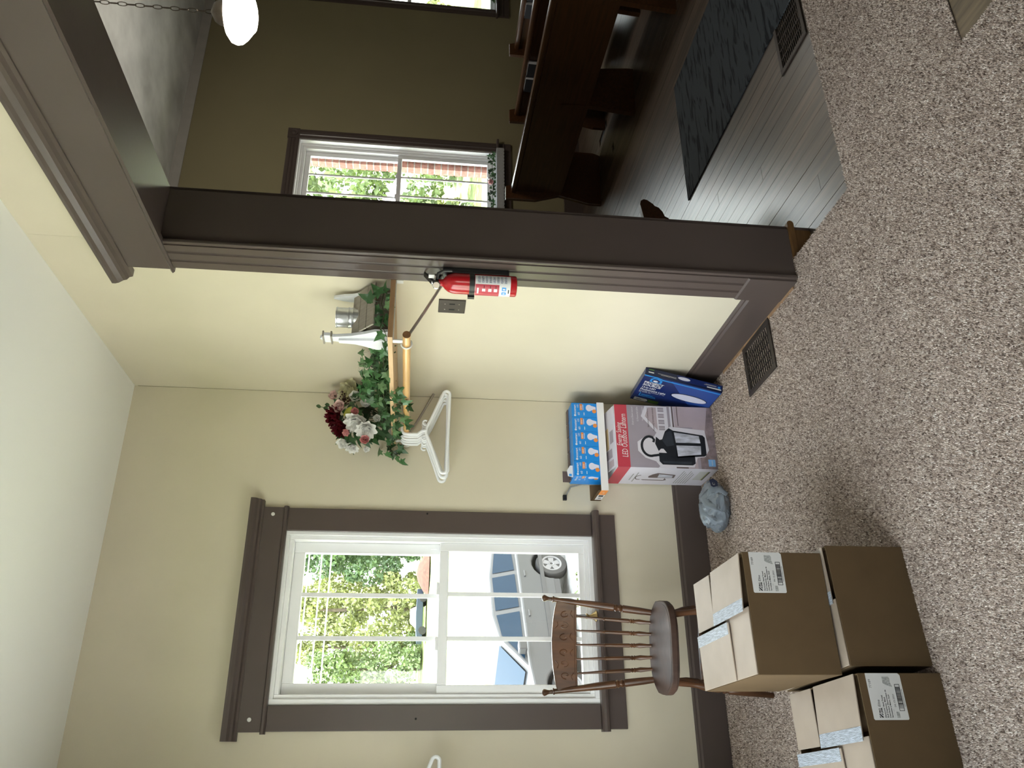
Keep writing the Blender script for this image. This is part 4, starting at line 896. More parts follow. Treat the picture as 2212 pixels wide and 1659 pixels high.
for k, s in enumerate(('Dusk to Dawn sensor', '12 Powerful LEDs', 'No Maintenance', 'Aluminum Construction', 'Mounting hardware included')):
    lettering(s, 0.0125, M['pwhite'] if k < 3 else M['ebrown'], Ff, lb, 0.97 * BW, (0.815 - 0.052 * k) * BH, 6, sx=0.9, align='RIGHT', shear=0.1)
V = lambda pts: [(u * BD, v * BH) for u, v in pts]
E2 = lambda nm, pts, m, l=1: decal(nm, V(pts), M[m], Fs, lb, l)
E2('side_face', rect(0, 0, 1, 0.88), 'pwhite', 1); E2('red_band', rect(0, 0.875, 1, 1), 'red_print', 2)
E2('side_text', rect(0.25, 0.79, 0.62, 0.80), 'ink_grey', 2); E2('side_text', rect(0.15, 0.75, 0.70, 0.76), 'ink_grey', 2)
E2('small_lantern', [(0.30, 0.68), (0.30, 0.45), (0.42, 0.45), (0.42, 0.62), (0.50, 0.63), (0.62, 0.60), (0.70, 0.56), (0.62, 0.37), (0.44, 0.36), (0.42, 0.45), (0.30, 0.42), (0.26, 0.45), (0.26, 0.66)], 'ebrown', 2)
E2('small_lantern_glass', [(0.64, 0.54), (0.58, 0.39), (0.46, 0.385), (0.45, 0.53)], 'pglass', 3)
mb = MB(); ring = [(0.42 + 0.14 * math.cos(t), 0.705 + 0.05 * math.sin(t)) for t in np.linspace(0.1, PI * 1.1, 14)]
for i in range(13):
    a, b = ring[i], ring[i + 1]; mb.prism(V([a, b, (0.42 + (b[0] - 0.42) * 0.8, 0.705 + (b[1] - 0.705) * 0.8), (0.42 + (a[0] - 0.42) * 0.8, 0.705 + (a[1] - 0.705) * 0.8)]), 0.0004, 0.0008, 'z', Fs)
mb.build('small_lantern_scroll', M['ebrown'], lb)
for k in range(6): E2('side_text', rect(0.12, 0.315 - k * 0.024, 0.86 - 0.08 * (k % 3), 0.323 - k * 0.024), 'ink_grey', 2)
E2('fact_panel', rect(0.35, 0.06, 0.85, 0.16), 'label', 2); E2('fact_panel_bar', rect(0.35, 0.055, 0.85, 0.065), 'ink', 3); E2('fact_panel_bar', rect(0.35, 0.068, 0.85, 0.076), 'lime', 3)
MB().prism([(-d + 0.012, BH + 0.001), (0.03, BH + 0.0265), (0.03, BH + 0.0295), (-d + 0.012, BH + 0.004)], -w + 0.01, w - 0.004, 'x').build('top_flap', M['pwhite'], lb)
MB().prism([(d - 0.012, BH + 0.001), (0.034, BH + 0.0265), (0.034, BH + 0.0295), (d - 0.012, BH + 0.004)], -w + 0.01, w - 0.004, 'x').build('top_flap', M['pwhite'], lb)
Ft = frame_mtx((-w, -d + 0.012, BH + 0.0042), (1, 0, 0), (0, 0.151, 0.0255))
G = lambda pts: [(u * BW, v * BD) for u, v in pts]
for nm, pts, m in (('top_panel', rect(0.36, 0.28, 0.70, 0.54), 'ptan'), ('top_shape', rect(0.42, 0.06, 0.62, 0.22), 'pgrey'), ('top_shape', rect(0.20, 0.15, 0.34, 0.48), 'pgrey'), ('top_shape', rect(0.05, 0.10, 0.16, 0.30), 'pmauve')):
    decal(nm, G(pts), M[m], Ft, lb, 1 if nm == 'top_photo' else 2)

# ------------------------------------------------------------------ tray and bulb boxes on the lantern box
ty = thing('bulb_tray', 'shallow white cardboard tray of light bulb boxes on the lantern carton', 'tray', (-0.318, -0.098, 0.5465))
MB().box(-0.239, 0.237, -0.092, 0.092, 0.0, 0.003).box(-0.239, 0.237, 0.089, 0.092, 0.003, 0.055).build('base', M['card_in'], ty)
MB().box(-0.239, 0.237, -0.0945, -0.0915, 0.0, 0.037).build('front_strip', M['white'], ty)
MB().box(-0.2392, -0.2362, -0.0912, 0.090, 0.003, 0.050).build('end_panel', M['card'], ty)
MB().box(0.234, 0.2365, -0.0912, 0.090, 0.003, 0.050).build('end_panel', M['card'], ty)
Fe = frame_mtx((-0.2392, 0.089, 0.001), (0, -1, 0), (0, 0, 1))
decal('orange_label', rect(0.105, 0.0, 0.181, 0.0365), M['orange'], Fe, ty, 1); lettering('LED', 0.013, M['white'], Fe, ty, 0.13, 0.012, 2)
decal('white_label', rect(0.02, 0.0, 0.105, 0.0365), M['white'], Fe, ty, 1); decal('icon', rect(0.075, 0.006, 0.099, 0.03), M['ink'], Fe, ty, 2); decal('icon', rect(0.040, 0.010, 0.060, 0.026), M['ink_grey'], Fe, ty, 2)
def bulb_box(label):
    t = thing('bulb_box', label, 'box', (0, 0, 0), 0, 'blue light bulb boxes in the tray')
    bw, bd, bh = 0.0790, 0.135, 0.166
    MB().box(-bw / 2, bw / 2, -bd / 2, bd / 2, 0, bh).build('carton', M['lblue'], t, bevel=0.0008)
    for Fq, full in ((frame_mtx((-bw / 2, -bd / 2, 0), (1, 0, 0), (0, 0, 1)), True), (frame_mtx((-bw / 2, 0.01, 0), (0, -1, 0), (0, 0, 1)), False)):
        lettering('ecosmart', 0.0175, M['white'], Fq, t, 0.0165, bh - 0.0225, 1, fit=0.052, bold=0.0002)
        decal('brand_mark', ell(0.0095, bh - 0.0175, 0.0055, 0.0055, 14), M['white'], Fq, t, 1); decal('brand_mark_cut', rect(0.007, bh - 0.0185, 0.0125, bh - 0.0168), M['lblue'], Fq, t, 2)
        lettering('LED', 0.011, M['white'], Fq, t, 0.052, bh - 0.036, 1); decal('watt_tag', rect(0.038, bh - 0.056, 0.074, bh - 0.043), M['orange'], Fq, t, 1)
        lettering('60W', 0.0105, M['white'], Fq, t, 0.043, bh - 0.0535, 2)
        lettering('60', 0.016, M['white'], Fq, t, 0.010, bh - 0.042, 1); decal('small_print', rect(0.040, bh - 0.062, 0.070, bh - 0.0595), M['white'], Fq, t, 1); decal('small_print', rect(0.010, bh - 0.066, 0.026, bh - 0.063), M['white'], Fq, t, 1)
        decal('bulb_picture', ell(0.052, bh - 0.092, 0.0185, 0.0165), M['bulbwhite'], Fq, t, 1)
        decal('bulb_neck', [(0.038, bh - 0.100), (0.045, bh - 0.128), (0.058, bh - 0.128), (0.066, bh - 0.100)], M['bulbwhite'], Fq, t, 1)
        decal('orange_dot', ell(0.034, bh - 0.119, 0.011, 0.011, 16), M['orange'], Fq, t, 2)
    MB().box(-bw / 2 + 0.003, bw / 2 - 0.003, 0.02, 0.06, bh, bh + 0.006).build('open_flap', M['ebrown'], t)
    return t
bb = bulb_box('blue light bulb box at the right end of the row in the tray')
bl = ['blue light bulb box second from the right in the tray', 'middle one of the five blue light bulb boxes in the tray', 'blue light bulb box second from the left in the tray', 'blue light bulb box at the left end of the row with white tag']
for i in range(5):
    o = bb if i == 0 else copy_tree(bb, None, bl[i - 1])
    o.location = (-0.318 + 0.2330 - 0.0798 * (i + 0.5), -0.098 - 0.0905 + 0.0685, 0.5465 + 0.0035)
last = o
MB().prism([(-0.036, 0.166), (0.026, 0.166), (0.026, 0.180), (0.0, 0.196), (-0.030, 0.192)], -0.030, -0.028, 'y').build('white_tag', M['white'], last, label='white paper tag on the box top')
MB().box(-0.030, -0.018, -0.0305, -0.0301, 0.172, 0.186).build('tag_print', M['azure'], last)
MB().box(-0.0385, 0.02, 0.045, 0.047, 0.166, 0.205).build('dark_flap', M['ebrown'], last)
pk = thing('cable_plug', 'thin grey lead with a black plug sticking up behind the bulb boxes', 'cable', (-0.49, -0.020, 0.550))
MB().tube([(0.02, 0.0, 0.0), (0.015, 0, 0.10), (-0.000, 0.0, 0.155), (-0.050, 0.0, 0.184)], 0.0042, 6).build('lead', M['ink_grey'], pk, smooth=True)
MB().box(-0.072, -0.044, -0.008, 0.008, 0.178, 0.198).build('plug', M['black'], pk, bevel=0.002)

# ------------------------------------------------------------------ blue light-fixture box leaning on the wall
th_ = math.radians(12.7); bx = thing('light_fixture_box', 'navy blue light fixture box leaning on the right wall beside the lantern carton', 'box', (-0.127, -0.320, 0.0095))
uy = Vector((math.sin(th_), 0, math.cos(th_))); nz = Vector((-math.cos(th_), 0, math.sin(th_))); HB, WB, TB = 0.395, 0.30, 0.040
Bm = frame_mtx((0, 0.15, 0), (0, -1, 0), uy)                     # x: along the wall, y: up the face, z: out
MB().box(0, WB, 0, HB, -TB, 0, Bm).build('carton', M['navy'], bx, bevel=0.002)
Fa = frame_mtx(Vector((0, 0.15, 0)) + uy * HB, -uy, (0, -1, 0))   # print runs from the top end downwards
A = lambda nm, pts, m, l=1: decal(nm, [(a * HB, b * WB) for a, b in pts], M[m], Fa, bx, l)
A('royal_panel', [(0.35, 0.98), (0.99, 0.98), (0.99, 0.02), (0.72, 0.30)], 'royal', 1)
A('blue_line', [(0.0, 0.995), (0.17, 0.995), (0.25, 0.955), (0.995, 0.955), (0.995, 0.925), (0.24, 0.925), (0.16, 0.965), (0.0, 0.965)], 'azure', 2)
A('house_logo', [(0.10, 0.80), (0.10, 0.90), (0.13, 0.95), (0.19, 0.95), (0.25, 0.90), (0.25, 0.80)], 'azure', 3); A('house_logo_cut', [(0.125, 0.82), (0.125, 0.89), (0.145, 0.925), (0.18, 0.925), (0.225, 0.885), (0.225, 0.82)], 'navy', 4); A('house_logo_lamp', ell(0.17, 0.85, 0.030, 0.028, 14), 'white', 5)
def txt(s, sz, a, b, **kw): return lettering(s, sz, M['white'], Fa, bx, a * HB, b * WB, 3, **kw)
txt('PROJECT', 0.030, 0.045, 0.715, bold=0.0009, fit=0.25 * HB); txt('SOURCE', 0.030, 0.045, 0.625, bold=0.0009, fit=0.235 * HB)
txt('13-in LED', 0.024, 0.045, 0.535, bold=0.0005, fit=0.18 * HB); txt('Flushmount Light', 0.024, 0.045, 0.455, bold=0.0005, fit=0.335 * HB)
txt('Luz LED de montaje al ras', 0.013, 0.045, 0.405, fit=0.33 * HB); txt('de 33,02 cm', 0.013, 0.045, 0.362, fit=0.16 * HB)
A('azure_bracket', [(0.075, 0.34), (0.082, 0.34), (0.082, 0.225), (0.30, 0.225), (0.30, 0.212), (0.075, 0.212)], 'azure', 3); A('small_print', rect(0.10, 0.285, 0.25, 0.295), 'azure', 3); A('small_print', rect(0.10, 0.255, 0.29, 0.265), 'azure', 3)
A('grey_tag', [(0.04, 0.03), (0.20, 0.03), (0.225, 0.075), (0.20, 0.13), (0.04, 0.13)], 'label', 3); A('green_tag', [(0.23, 0.03), (0.37, 0.03), (0.37, 0.13), (0.21, 0.13), (0.235, 0.08)], 'green_print', 3); A('tag_print', rect(0.07, 0.075, 0.14, 0.09), 'ink', 4)
A('lamp_ring', ell(0.68, 0.53, 0.245, 0.125, 30), 'navy_dark', 2); A('lamp_picture', ell(0.685, 0.525, 0.230, 0.108, 30), 'bulbwhite', 3)
Fq = frame_mtx(Vector((0, -0.15, 0)) + uy * HB, -uy, -nz)          # the narrow side towards the room
Q = lambda nm, pts, m, l=1: decal(nm, [(a * HB, b * TB) for a, b in pts], M[m], Fq, bx, l)
Q('side_face', rect(0.0, 0.0, 1, 1), 'navy_dark', 1); Q('side_royal', [(0.45, 0.25), (0.99, 0.25), (0.99, 0.98), (0.40, 0.98)], 'navy', 2)
Q('side_lamp', ell(0.50, 0.62, 0.08, 0.22, 20), 'bulbwhite', 3); Q('side_text', rect(0.04, 0.36, 0.11, 0.50), 'white', 3); Q('side_text', rect(0.16, 0.50, 0.40, 0.54), 'label', 3); Q('side_text', rect(0.20, 0.38, 0.40, 0.42), 'label', 3)
Q('side_green', rect(0.04, 0.75, 0.11, 0.86), 'green_print', 3); Q('side_stock_code', rect(0.80, 0.28, 0.985, 0.42), 'white', 3); Q('side_text', rect(0.76, 0.60, 0.92, 0.64), 'label', 3); Q('side_text', rect(0.78, 0.70, 0.92, 0.74), 'label', 3); Q('side_badge', ell(0.955, 0.62, 0.018, 0.14, 12), 'azure', 3)

# ------------------------------------------------------------------ shopping bag
pb = thing('plastic_bag', 'crumpled grey plastic shopping bag on the carpet beside the lantern carton', 'bag', (-0.665, -0.325, 0.0))
from mathutils import noise as mnoise
def blob():
    vs = []; nu, nv = 56, 34
    for j in range(nv + 1):
        ph = PI * j / nv
        for i in range(nu):
            a = 2 * PI * i / nu
            x, y, z = math.sin(ph) * math.cos(a), math.sin(ph) * math.sin(a), math.cos(ph)
            p = Vector((x, y, z))
            fold = abs(mnoise.noise(Vector((x * 1.6 + z, y * 2.6, z * 1.2)) * 1.7)) * 0.22 + abs(mnoise.noise(p * 5.5 + Vector((3, 1, 7)))) * 0.09
            ridge = 0.06 * math.sin(7 * a + 3.0 * z + 2 * mnoise.noise(p * 2))
            r = 1 - fold + ridge * (1 - abs(z)) 
            zz = z * 0.072 * r + 0.060
            zz += 0.022 * max(0, -x) * max(0, z)
            vs.append((x * 0.128 * r + 0.012 * z, y * 0.098 * r, max(0.002, zz)))
    fs = [(j * nu + i, j * nu + (i + 1) % nu, (j + 1) * nu + (i + 1) % nu, (j + 1) * nu + i) for j in range(nv) for i in range(nu)]
    return MB().add(vs, fs)
blob().build('bag_body', M['bag'], pb, smooth=True)
def ribbon(pts, wds, name):
    mb = MB(); vs = []; fs = []
    pts = [Vector(p) for p in pts]
    for i, p in enumerate(pts):
        t = (pts[min(i + 1, len(pts) - 1)] - pts[max(i - 1, 0)]).normalized(); s = t.cross(Vector((0.3, -0.8, 0.5))).normalized()
        for q in (-1, -0.3, 0.3, 1): vs.append(tuple(p + s * wds[i] * q + Vector((0, -0.004, 0.003)) * (1 - abs(q)) * (1 if i % 2 else -1)))
    for i in range(len(pts) - 1):
        for q in range(3): a = i * 4 + q; fs.append((a, a + 1, a + 5, a + 4))
    o = mb.add(vs, fs).build(name, M['bag'], pb, smooth=True); sd = o.modifiers.new('thick', 'SOLIDIFY'); sd.thickness = 0.002; return o
ribbon([(-0.04, -0.078, 0.045), (-0.03, -0.088, 0.085), (-0.01, -0.07, 0.122), (0.025, -0.045, 0.128), (0.05, -0.062, 0.105), (0.06, -0.085, 0.06), (0.03, -0.098, 0.03)], [0.012, 0.017, 0.02, 0.022, 0.02, 0.018, 0.010], 'handle')
ribbon([(-0.07, -0.05, 0.06), (-0.065, -0.06, 0.10), (-0.035, -0.03, 0.131), (0.0, -0.02, 0.128), (0.02, -0.03, 0.11)], [0.012, 0.016, 0.02, 0.02, 0.012], 'handle')
Fb = frame_mtx((0.072, -0.093, 0.068), (0.86, 0.45, 0.12), (-0.25, 0.2, 0.95))
decal('logo_patch', [(0, 0), (0.03, -0.008), (0.052, 0.004), (0.052, 0.024), (0.012, 0.030), (0.0, 0.022)], M['navy_dark'], Fb, pb, 3)
decal('logo_mark', ell(0.020, 0.014, 0.010, 0.006, 14), M['ink_grey'], Fb, pb, 4); decal('logo_mark_cut', ell(0.022, 0.013, 0.007, 0.004, 12), M['navy_dark'], Fb, pb, 5)

# ------------------------------------------------------------------ chair by the window
cr = thing('wooden_chair', 'dark wooden spindle-back chair with carved crest rail under the window', 'chair', (-1.335, -0.450, 0.0), math.radians(-9))
seat = []
for t in np.linspace(0, 2 * PI, 40, endpoint=False):
    c, s = math.cos(t), math.sin(t); e = 0.62
    x = 0.192 * abs(c) ** e * (1 if c > 0 else -1); y = 0.165 * abs(s) ** e * (1 if s > 0 else -1)
    if y > 0.05: x *= 1 - 0.20 * (y - 0.05) / 0.115
    seat.append((x, y - 0.02))
mb = MB(); mb.prism([(x * 0.965, y * 0.965) for x, y in seat], 0.400, 0.408, 'z'); mb.prism(seat, 0.408, 0.434, 'z')
mb.build('seat', M['seatwood'], cr, bevel=0.006, seg=3)
MB().prism([(x * 0.93, y * 0.93 - 0.001) for x, y in seat], 0.4342, 0.4350, 'z').build('seat_panel', M['seatwood'], cr)
def turned(p0, p1, prof, name, parent=cr, n=12, m='chair'):
    # prof: (fraction along, radius)
    p0, p1 = Vector(p0), Vector(p1); return MB().tube([p0.lerp(p1, f) for f, r in prof], [r * 1.08 for f, r in prof], n).build(name, M[m], parent, smooth=True)
post = [(0, .0125), (.10, .0145), (.26, .0155), (.265, .012), (.28, .0165), (.295, .012), (.305, .012), (.32, .0165), (.335, .012), (.34, .016), (.5, .0155), (.72, .0115), (.86, .0100), (.885, .0105), (.89, .0135), (.90, .0135), (.905, .0085), (.93, .0070), (.95, .0095), (.968, .0132), (.982, .0140), (.993, .0105), (1.0, .002)]
for s in (-1, 1): turned((s * 0.142, 0.108, 0.430), (s * 0.203, 0.205, 0.912), post, 'back_post')
mb = MB(); nn = 18; vs = []; fs = []
for i in range(nn + 1):
    t = -1 + 2 * i / nn; x = t * 0.190; yb = 0.186 + 0.016 * (1 - t * t); zt = 0.846 + 0.022 * (1 - t * t) ** 0.8
    for (yy, zz) in ((yb - 0.013, 0.756), (yb + 0.005, 0.756), (yb + 0.012, zt), (yb - 0.006, zt)): vs.append((x, yy, zz))
for i in range(nn):
    for k in range(4): a = i * 4 + k; b = i * 4 + (k + 1) % 4; fs.append((a, b, b + 4, a + 4))
fs += [(3, 2, 1, 0), tuple(nn * 4 + k for k in range(4))]
crest = mb.add(vs, fs).build('crest_rail', M['chair'], cr, bevel=0.003)
mb = MB()
def on_crest(u, v):                       # u -1..1 along, v 0..1 up
    x = u * 0.190; yb = 0.186 + 0.016 * (1 - u * u); return (x, yb - 0.0135 + 0.007 * v, 0.756 + (0.846 + 0.022 * (1 - u * u) ** 0.8 - 0.756) * v)
for s in (-1, 1):
    for c0, v0, sg in ((0.16, 0.5, 1), (0.42, 0.55, -1), (0.68, 0.5, 1)):
        sp_ = [on_crest(s * (c0 + 0.085 * (1 - t / 7.5) * math.cos(t * sg)), v0 + 0.24 * (1 - t / 7.5) * math.sin(t * sg)) for t in np.linspace(0, 6.6, 22)]
        mb.tube(sp_, 0.0022, 5)
        mb.tube([on_crest(s * (c0 + 0.10), v0 - 0.28 * sg), on_crest(s * (c0 + 0.02), v0 - 0.22 * sg), on_crest(s * (c0 - 0.06), v0 - 0.34 * sg)], 0.0022, 5)
mb.tube([on_crest(u, 0.10) for u in np.linspace(-0.92, 0.92, 20)], 0.0015, 5)
mb.build('carving', M['chair'], crest, smooth=True)
spin = [(0, .0072), (.06, .0070), (.16, .0100), (.22, .0075), (.235, .0098), (.25, .0068), (.265, .0098), (.28, .0068), (.30, .0085), (.6, .0072), (.615, .0085), (.63, .0055), (.7, .0060), (.85, .0045), (1, .0045)]
for k in range(5):
    u = (k - 2) / 2; turned((u * 0.098, 0.115, 0.430), (u * 0.122, 0.192, 0.760), spin, 'spindle', n=8)
leg = [(0, .010), (.12, .0125), (.3, .0165), (.45, .018), (.47, .013), (.5, .019), (.53, .0135), (.56, .018), (.7, .0175), (.78, .012), (.85, .011), (1, .014)]
feet = {}
for sx, sy in ((-1, -1), (1, -1), (-1, 1), (1, 1)):
    f_ = (sx * 0.185, -0.155 if sy < 0 else 0.175, 0.002); tp = (sx * 0.135, -0.115 if sy < 0 else 0.085, 0.402); feet[(sx, sy)] = (f_, tp); turned(f_, tp, leg, 'leg')
def leg_at(k, z): f_, tp = map(Vector, feet[k]); return f_.lerp(tp, z / 0.4)
for a, b, z in (((-1, -1), (1, -1), 0.24), ((-1, -1), (1, -1), 0.16), ((-1, 1), (1, 1), 0.20), ((-1, -1), (-1, 1), 0.19), ((1, -1), (1, 1), 0.19), ((-1, -1), (-1, 1), 0.11), ((1, -1), (1, 1), 0.11)):
    turned(leg_at(a, z), leg_at(b, z), [(0, .006), (.3, .008), (.5, .0105), (.7, .008), (1, .006)], 'stretcher', n=8)
wc = thing('window_candle', 'electric window candle with brass base on the sill behind the chair', 'candle', (-1.143, -0.028, 0.6055))
MB().lathe([(0.026, 0), (0.027, 0.004), (0.020, 0.010), (0.012, 0.022), (0.0075, 0.036), (0.009, 0.042), (0.013, 0.046), (0.013, 0.052), (0.0, 0.052)], 20).build('base', M['brass'], wc, smooth=True)
MB().lathe([(0.0085, 0.052), (0.0085, 0.150), (0.006, 0.152), (0.006, 0.160), (0.009, 0.172), (0.007, 0.188), (0.0, 0.200)], 14).build('sleeve', M['candle'], wc, smooth=True)

# ------------------------------------------------------------------ hall furniture
def pew(label, x, yl, length, rz, rack):
    t = thing('church_pew', label, 'pew', (x, yl, FZ), rz, 'oak pews in the hall')
    L0 = -length
    MB().box(0.0, 0.022, L0, -0.03, 0.375, 0.815).build('back_panel', M['oak'], t)
    MB().prism([(0.0, 0.795), (-0.018, 0.806), (-0.022, 0.824), (-0.014, 0.842), (0.008, 0.850), (0.032, 0.842), (0.040, 0.822), (0.030, 0.803)], L0, -0.035, 'y').build('top_rail', M['oak'], t, smooth=True)
    MB().prism([(0.02, 0.425), (0.46, 0.445), (0.475, 0.43), (0.46, 0.410), (0.02, 0.395)], L0, -0.03, 'y').build('seat', M['oak'], t, bevel=0.004)
    MB().prism([(-0.085, 0.0), (0.46, 0.0), (0.48, 0.06), (0.49, 0.58), (0.40, 0.66), (0.20, 0.68), (0.08, 0.80), (0.05, 0.895), (-0.085, 0.895), (-0.085, 0.62), (-0.02, 0.4), (-0.085, 0.12)], -0.035, 0.0, 'y').build('end_panel', M['oak'], t, bevel=0.005)
    y = -1.25
    while y > L0:
        MB().prism([(-0.03, 0.0), (0.40, 0.0), (0.40, 0.05), (0.36, 0.40), (0.02, 0.40), (-0.012, 0.60), (0.0, 0.36), (-0.03, 0.04)], y - 0.02, y + 0.02, 'y').build('support', M['oak'], t); y -= 1.05
    if rack: MB().box(-0.064, -0.056, L0 + 0.5, -0.25, 0.60, 0.675).box(-0.064, 0, L0 + 0.5, -0.25, 0.592, 0.60).build('book_rack', M['oak'], t)
    return t
pew('dark oak pew nearest the opening, its back toward the carpeted room', 2.985, 2.02, 4.4, math.radians(-4.6), False)
pew('second oak pew from the opening, two hymnals in its rack', 3.585, 1.68, 3.8, 0.0, True)
pew('farthest visible oak pew, below the second hall window', 4.345, 1.62, 3.6, 0.0, True)
def hymnal(label, x, y, tilt):
    t = thing('hymnal', label, 'book', (x, y, FZ + 0.6005), 0, 'hymnals in the pew racks'); t.rotation_euler = (0, math.radians(tilt), 0)
    MB().box(-0.022, -0.019, -0.072, 0.072, 0, 0.205).box(0.019, 0.022, -0.072, 0.072, 0, 0.205).box(-0.022, 0.022, 0.068, 0.072, 0, 0.205).build('cover', M['book'], t)
    MB().box(-0.0188, 0.0188, -0.070, 0.0676, 0.003, 0.2035).build('pages', M['pages'], t)
for lb_, x, y, ti in (('left black hymnal in the second pew rack', 3.556, 1.25, 2), ('right black hymnal in the second pew rack', 3.556, 1.08, 2), ('left black hymnal in the farthest pew rack', 4.316, 1.13, 2), ('right black hymnal in the farthest pew rack', 4.316, 0.95, 2)):
    hymnal(lb_, x, y, ti)
rg = MB().box(1.345, 2.27, -3.0, -0.095, FZ + 0.001, FZ + 0.009).build('floor_mat', M['rug'], bevel=0.003)
tag(rg, 'long dark grey grooved rubber mat on the plank floor of the hall', 'mat')
bn = thing('wooden_bench', 'small brown wooden bench end with rounded arm, half hidden by the door jamb', 'bench', (0, -0.42, FZ))
sil = [(0.55, 0.0), (0.925, 0.0), (0.922, 0.265), (0.945, 0.272), (0.955, 0.292), (0.985, 0.302), (1.012, 0.322), (1.022, 0.345), (1.034, 0.352), (1.060, 0.385), (1.064, 0.405), (1.052, 0.422), (1.030, 0.428), (0.930, 0.412), (0.925, 0.440), (0.55, 0.440)]
MB().prism(sil, -0.018, 0.018, 'y').build('end_panel', M['oak'], bn, bevel=0.002)
MB().box(0.55, 0.92, 0.018, 0.9, 0.39, 0.42).build('seat', M['oak'], bn); MB().prism([(x, z) for x, z in sil], 0.9, 0.936, 'y').build('end_panel', M['oak'], bn)
# pendant lamp
pl = thing('pendant_lamp', 'white milk glass pendant lamp lit, hanging on a chain in the hall', 'lamp', (3.33, 0.57, 0.0))
MB().lathe([(0.0, 4.02), (0.03, 4.022), (0.06, 4.035), (0.065, 4.049), (0.0, 4.0495)][::1], 24).build('canopy', M['nickel'], pl, smooth=True)
mb = MB(); z = 4.022; k = 0
while z > 3.20:
    a = (k % 2) * PI / 2 + 0.5; pts = [(0.0135 * math.cos(t) * math.cos(a), 0.0135 * math.cos(t) * math.sin(a), z - 0.030 + 0.036 * math.sin(t)) for t in np.linspace(0, 2 * PI, 12, endpoint=False)]
    mb.tube(pts, 0.0032, 5, closed=True); z -= 0.0625; k += 1
mb.build('chain', M['nickel'], pl)
MB().lathe([(0.098, 3.055), (0.100, 3.075), (0.094, 3.085), (0.088, 3.110), (0.068, 3.140), (0.03, 3.158), (0.008, 3.170), (0.0, 3.176)], 28).build('fitter', M['nickel'], pl, smooth=True)
MB().lathe([(0.0, 2.838), (0.08, 2.842), (0.115, 2.852), (0.135, 2.872), (0.185, 2.915), (0.212, 2.95), (0.218, 2.985), (0.205, 3.02), (0.165, 3.048), (0.098, 3.064)], 36).build('glass_shade', M['shade'], pl, smooth=True)
bulb = bpy.data.lights.new('pendant_bulb', 'POINT'); bulb.energy = 5; bulb.shadow_soft_size = 0.2; bulb.color = (1, 0.93, 0.8)
bo = bpy.data.objects.new('pendant_bulb', bulb); COL.objects.link(bo); bo.location = (3.33, 0.57, 2.6)
# lace runner and garland on the hall window sill
lc = MB(); pts = [(3.14, 0.801), (3.14, 0.733)]
nsc = 22
for k in range(nsc):
    for t in np.linspace(0, PI, 6): pts.append((3.14 + 0.965 * (k + 0.5 - 0.5 * math.cos(t)) / nsc, 0.733 - 0.012 * math.sin(t)))
pts += [(4.105, 0.801)]
lc.prism(pts, HY - 0.0785, HY - 0.0765, 'y'); lc.box(3.14, 4.105, HY - 0.077, HY + 0.01, 0.8005, 0.802)
tag(lc.build('lace_runner', M['lace']), 'grey white scalloped lace runner over the hall window sill', 'runner')
gd = thing('sill_garland', 'green leaf garland with one pink rose on the hall window sill', 'garland', (3.7, HY - 0.015, 0.803))
for k in range(70):
    x = random.uniform(-0.42, 0.38); add_leaf(gd, (x, random.uniform(-0.03, 0.02), random.uniform(0.01, 0.075)), random.uniform(0.028, 0.042), (random.gauss(-0.5, .5), -0.8, random.gauss(0.2, .5)), None, random.choice((0, 0, 1)))
MB().tube([(-0.42, 0, 0.02), (-0.2, 0.005, 0.035), (0, -0.005, 0.03), (0.2, 0.005, 0.04), (0.38, 0, 0.02)], 0.003, 6).build('vine', M['vine'], gd)
bq_loc = bq.location.copy()
def flower_on(parent, p, r, rings, m, face, name='rose'):
    mb = MB(); n = Vector(face).normalized(); base = n.to_track_quat('Z', 'Y').to_matrix().to_4x4(); base.translation = Vector(p)
    for (cnt, rad, tilt, wd, cup, off) in rings:
        for k in range(cnt): petal(mb, base @ Matrix.Rotation(2 * PI * k / cnt + off, 4, 'Z') @ Matrix.Rotation(math.radians(tilt), 4, 'X'), wd * r, rad * r, cup)
    return mb.build(name, m, parent, smooth=True)
flower_on(gd, (-0.03, -0.035, 0.055), 0.045, ROSE, M['f_pale'], (-0.6, -0.8, 0.2))
flower_on(gd, (0.03, -0.02, 0.07), 0.03, ROSE, M['f_white'], (-0.6, -0.8, 0.2))

gd2 = copy_tree(gd, None, 'green leaf garland on the sill of the second hall window at the top edge'); gd2.location.x = 6.75
pc = thing('day_lily_clump', 'clump of long green blades growing outside below the room window', 'plant', (-0.62, 2.3, -1.68), 0)
mb = MB()
for k in range(70):
    a = random.uniform(0, 2 * PI); L_ = random.uniform(0.2, 0.45); b0 = Vector((random.uniform(-.12, .12), random.uniform(-.1, .1), 0)); zt = random.uniform(1.5, 1.95)
    pts = [b0, b0 + Vector((0.1 * L_ * math.cos(a), 0.1 * L_ * math.sin(a), zt * 0.6)), b0 + Vector((0.4 * L_ * math.cos(a), 0.4 * L_ * math.sin(a), zt)), b0 + Vector((L_ * math.cos(a), L_ * math.sin(a), zt - 0.12))]
    sd = Vector((-math.sin(a), math.cos(a), 0)); vs = []
    for p, w_ in zip(pts, (0.012, 0.014, 0.012, 0.002)): vs += [tuple(p - sd * w_), tuple(p + sd * w_)]
    mb.add(vs, [(0, 1, 3, 2), (2, 3, 5, 4), (4, 5, 7, 6)])
mb.build('blades', M['leaf1'], pc, smooth=True, kind='stuff')

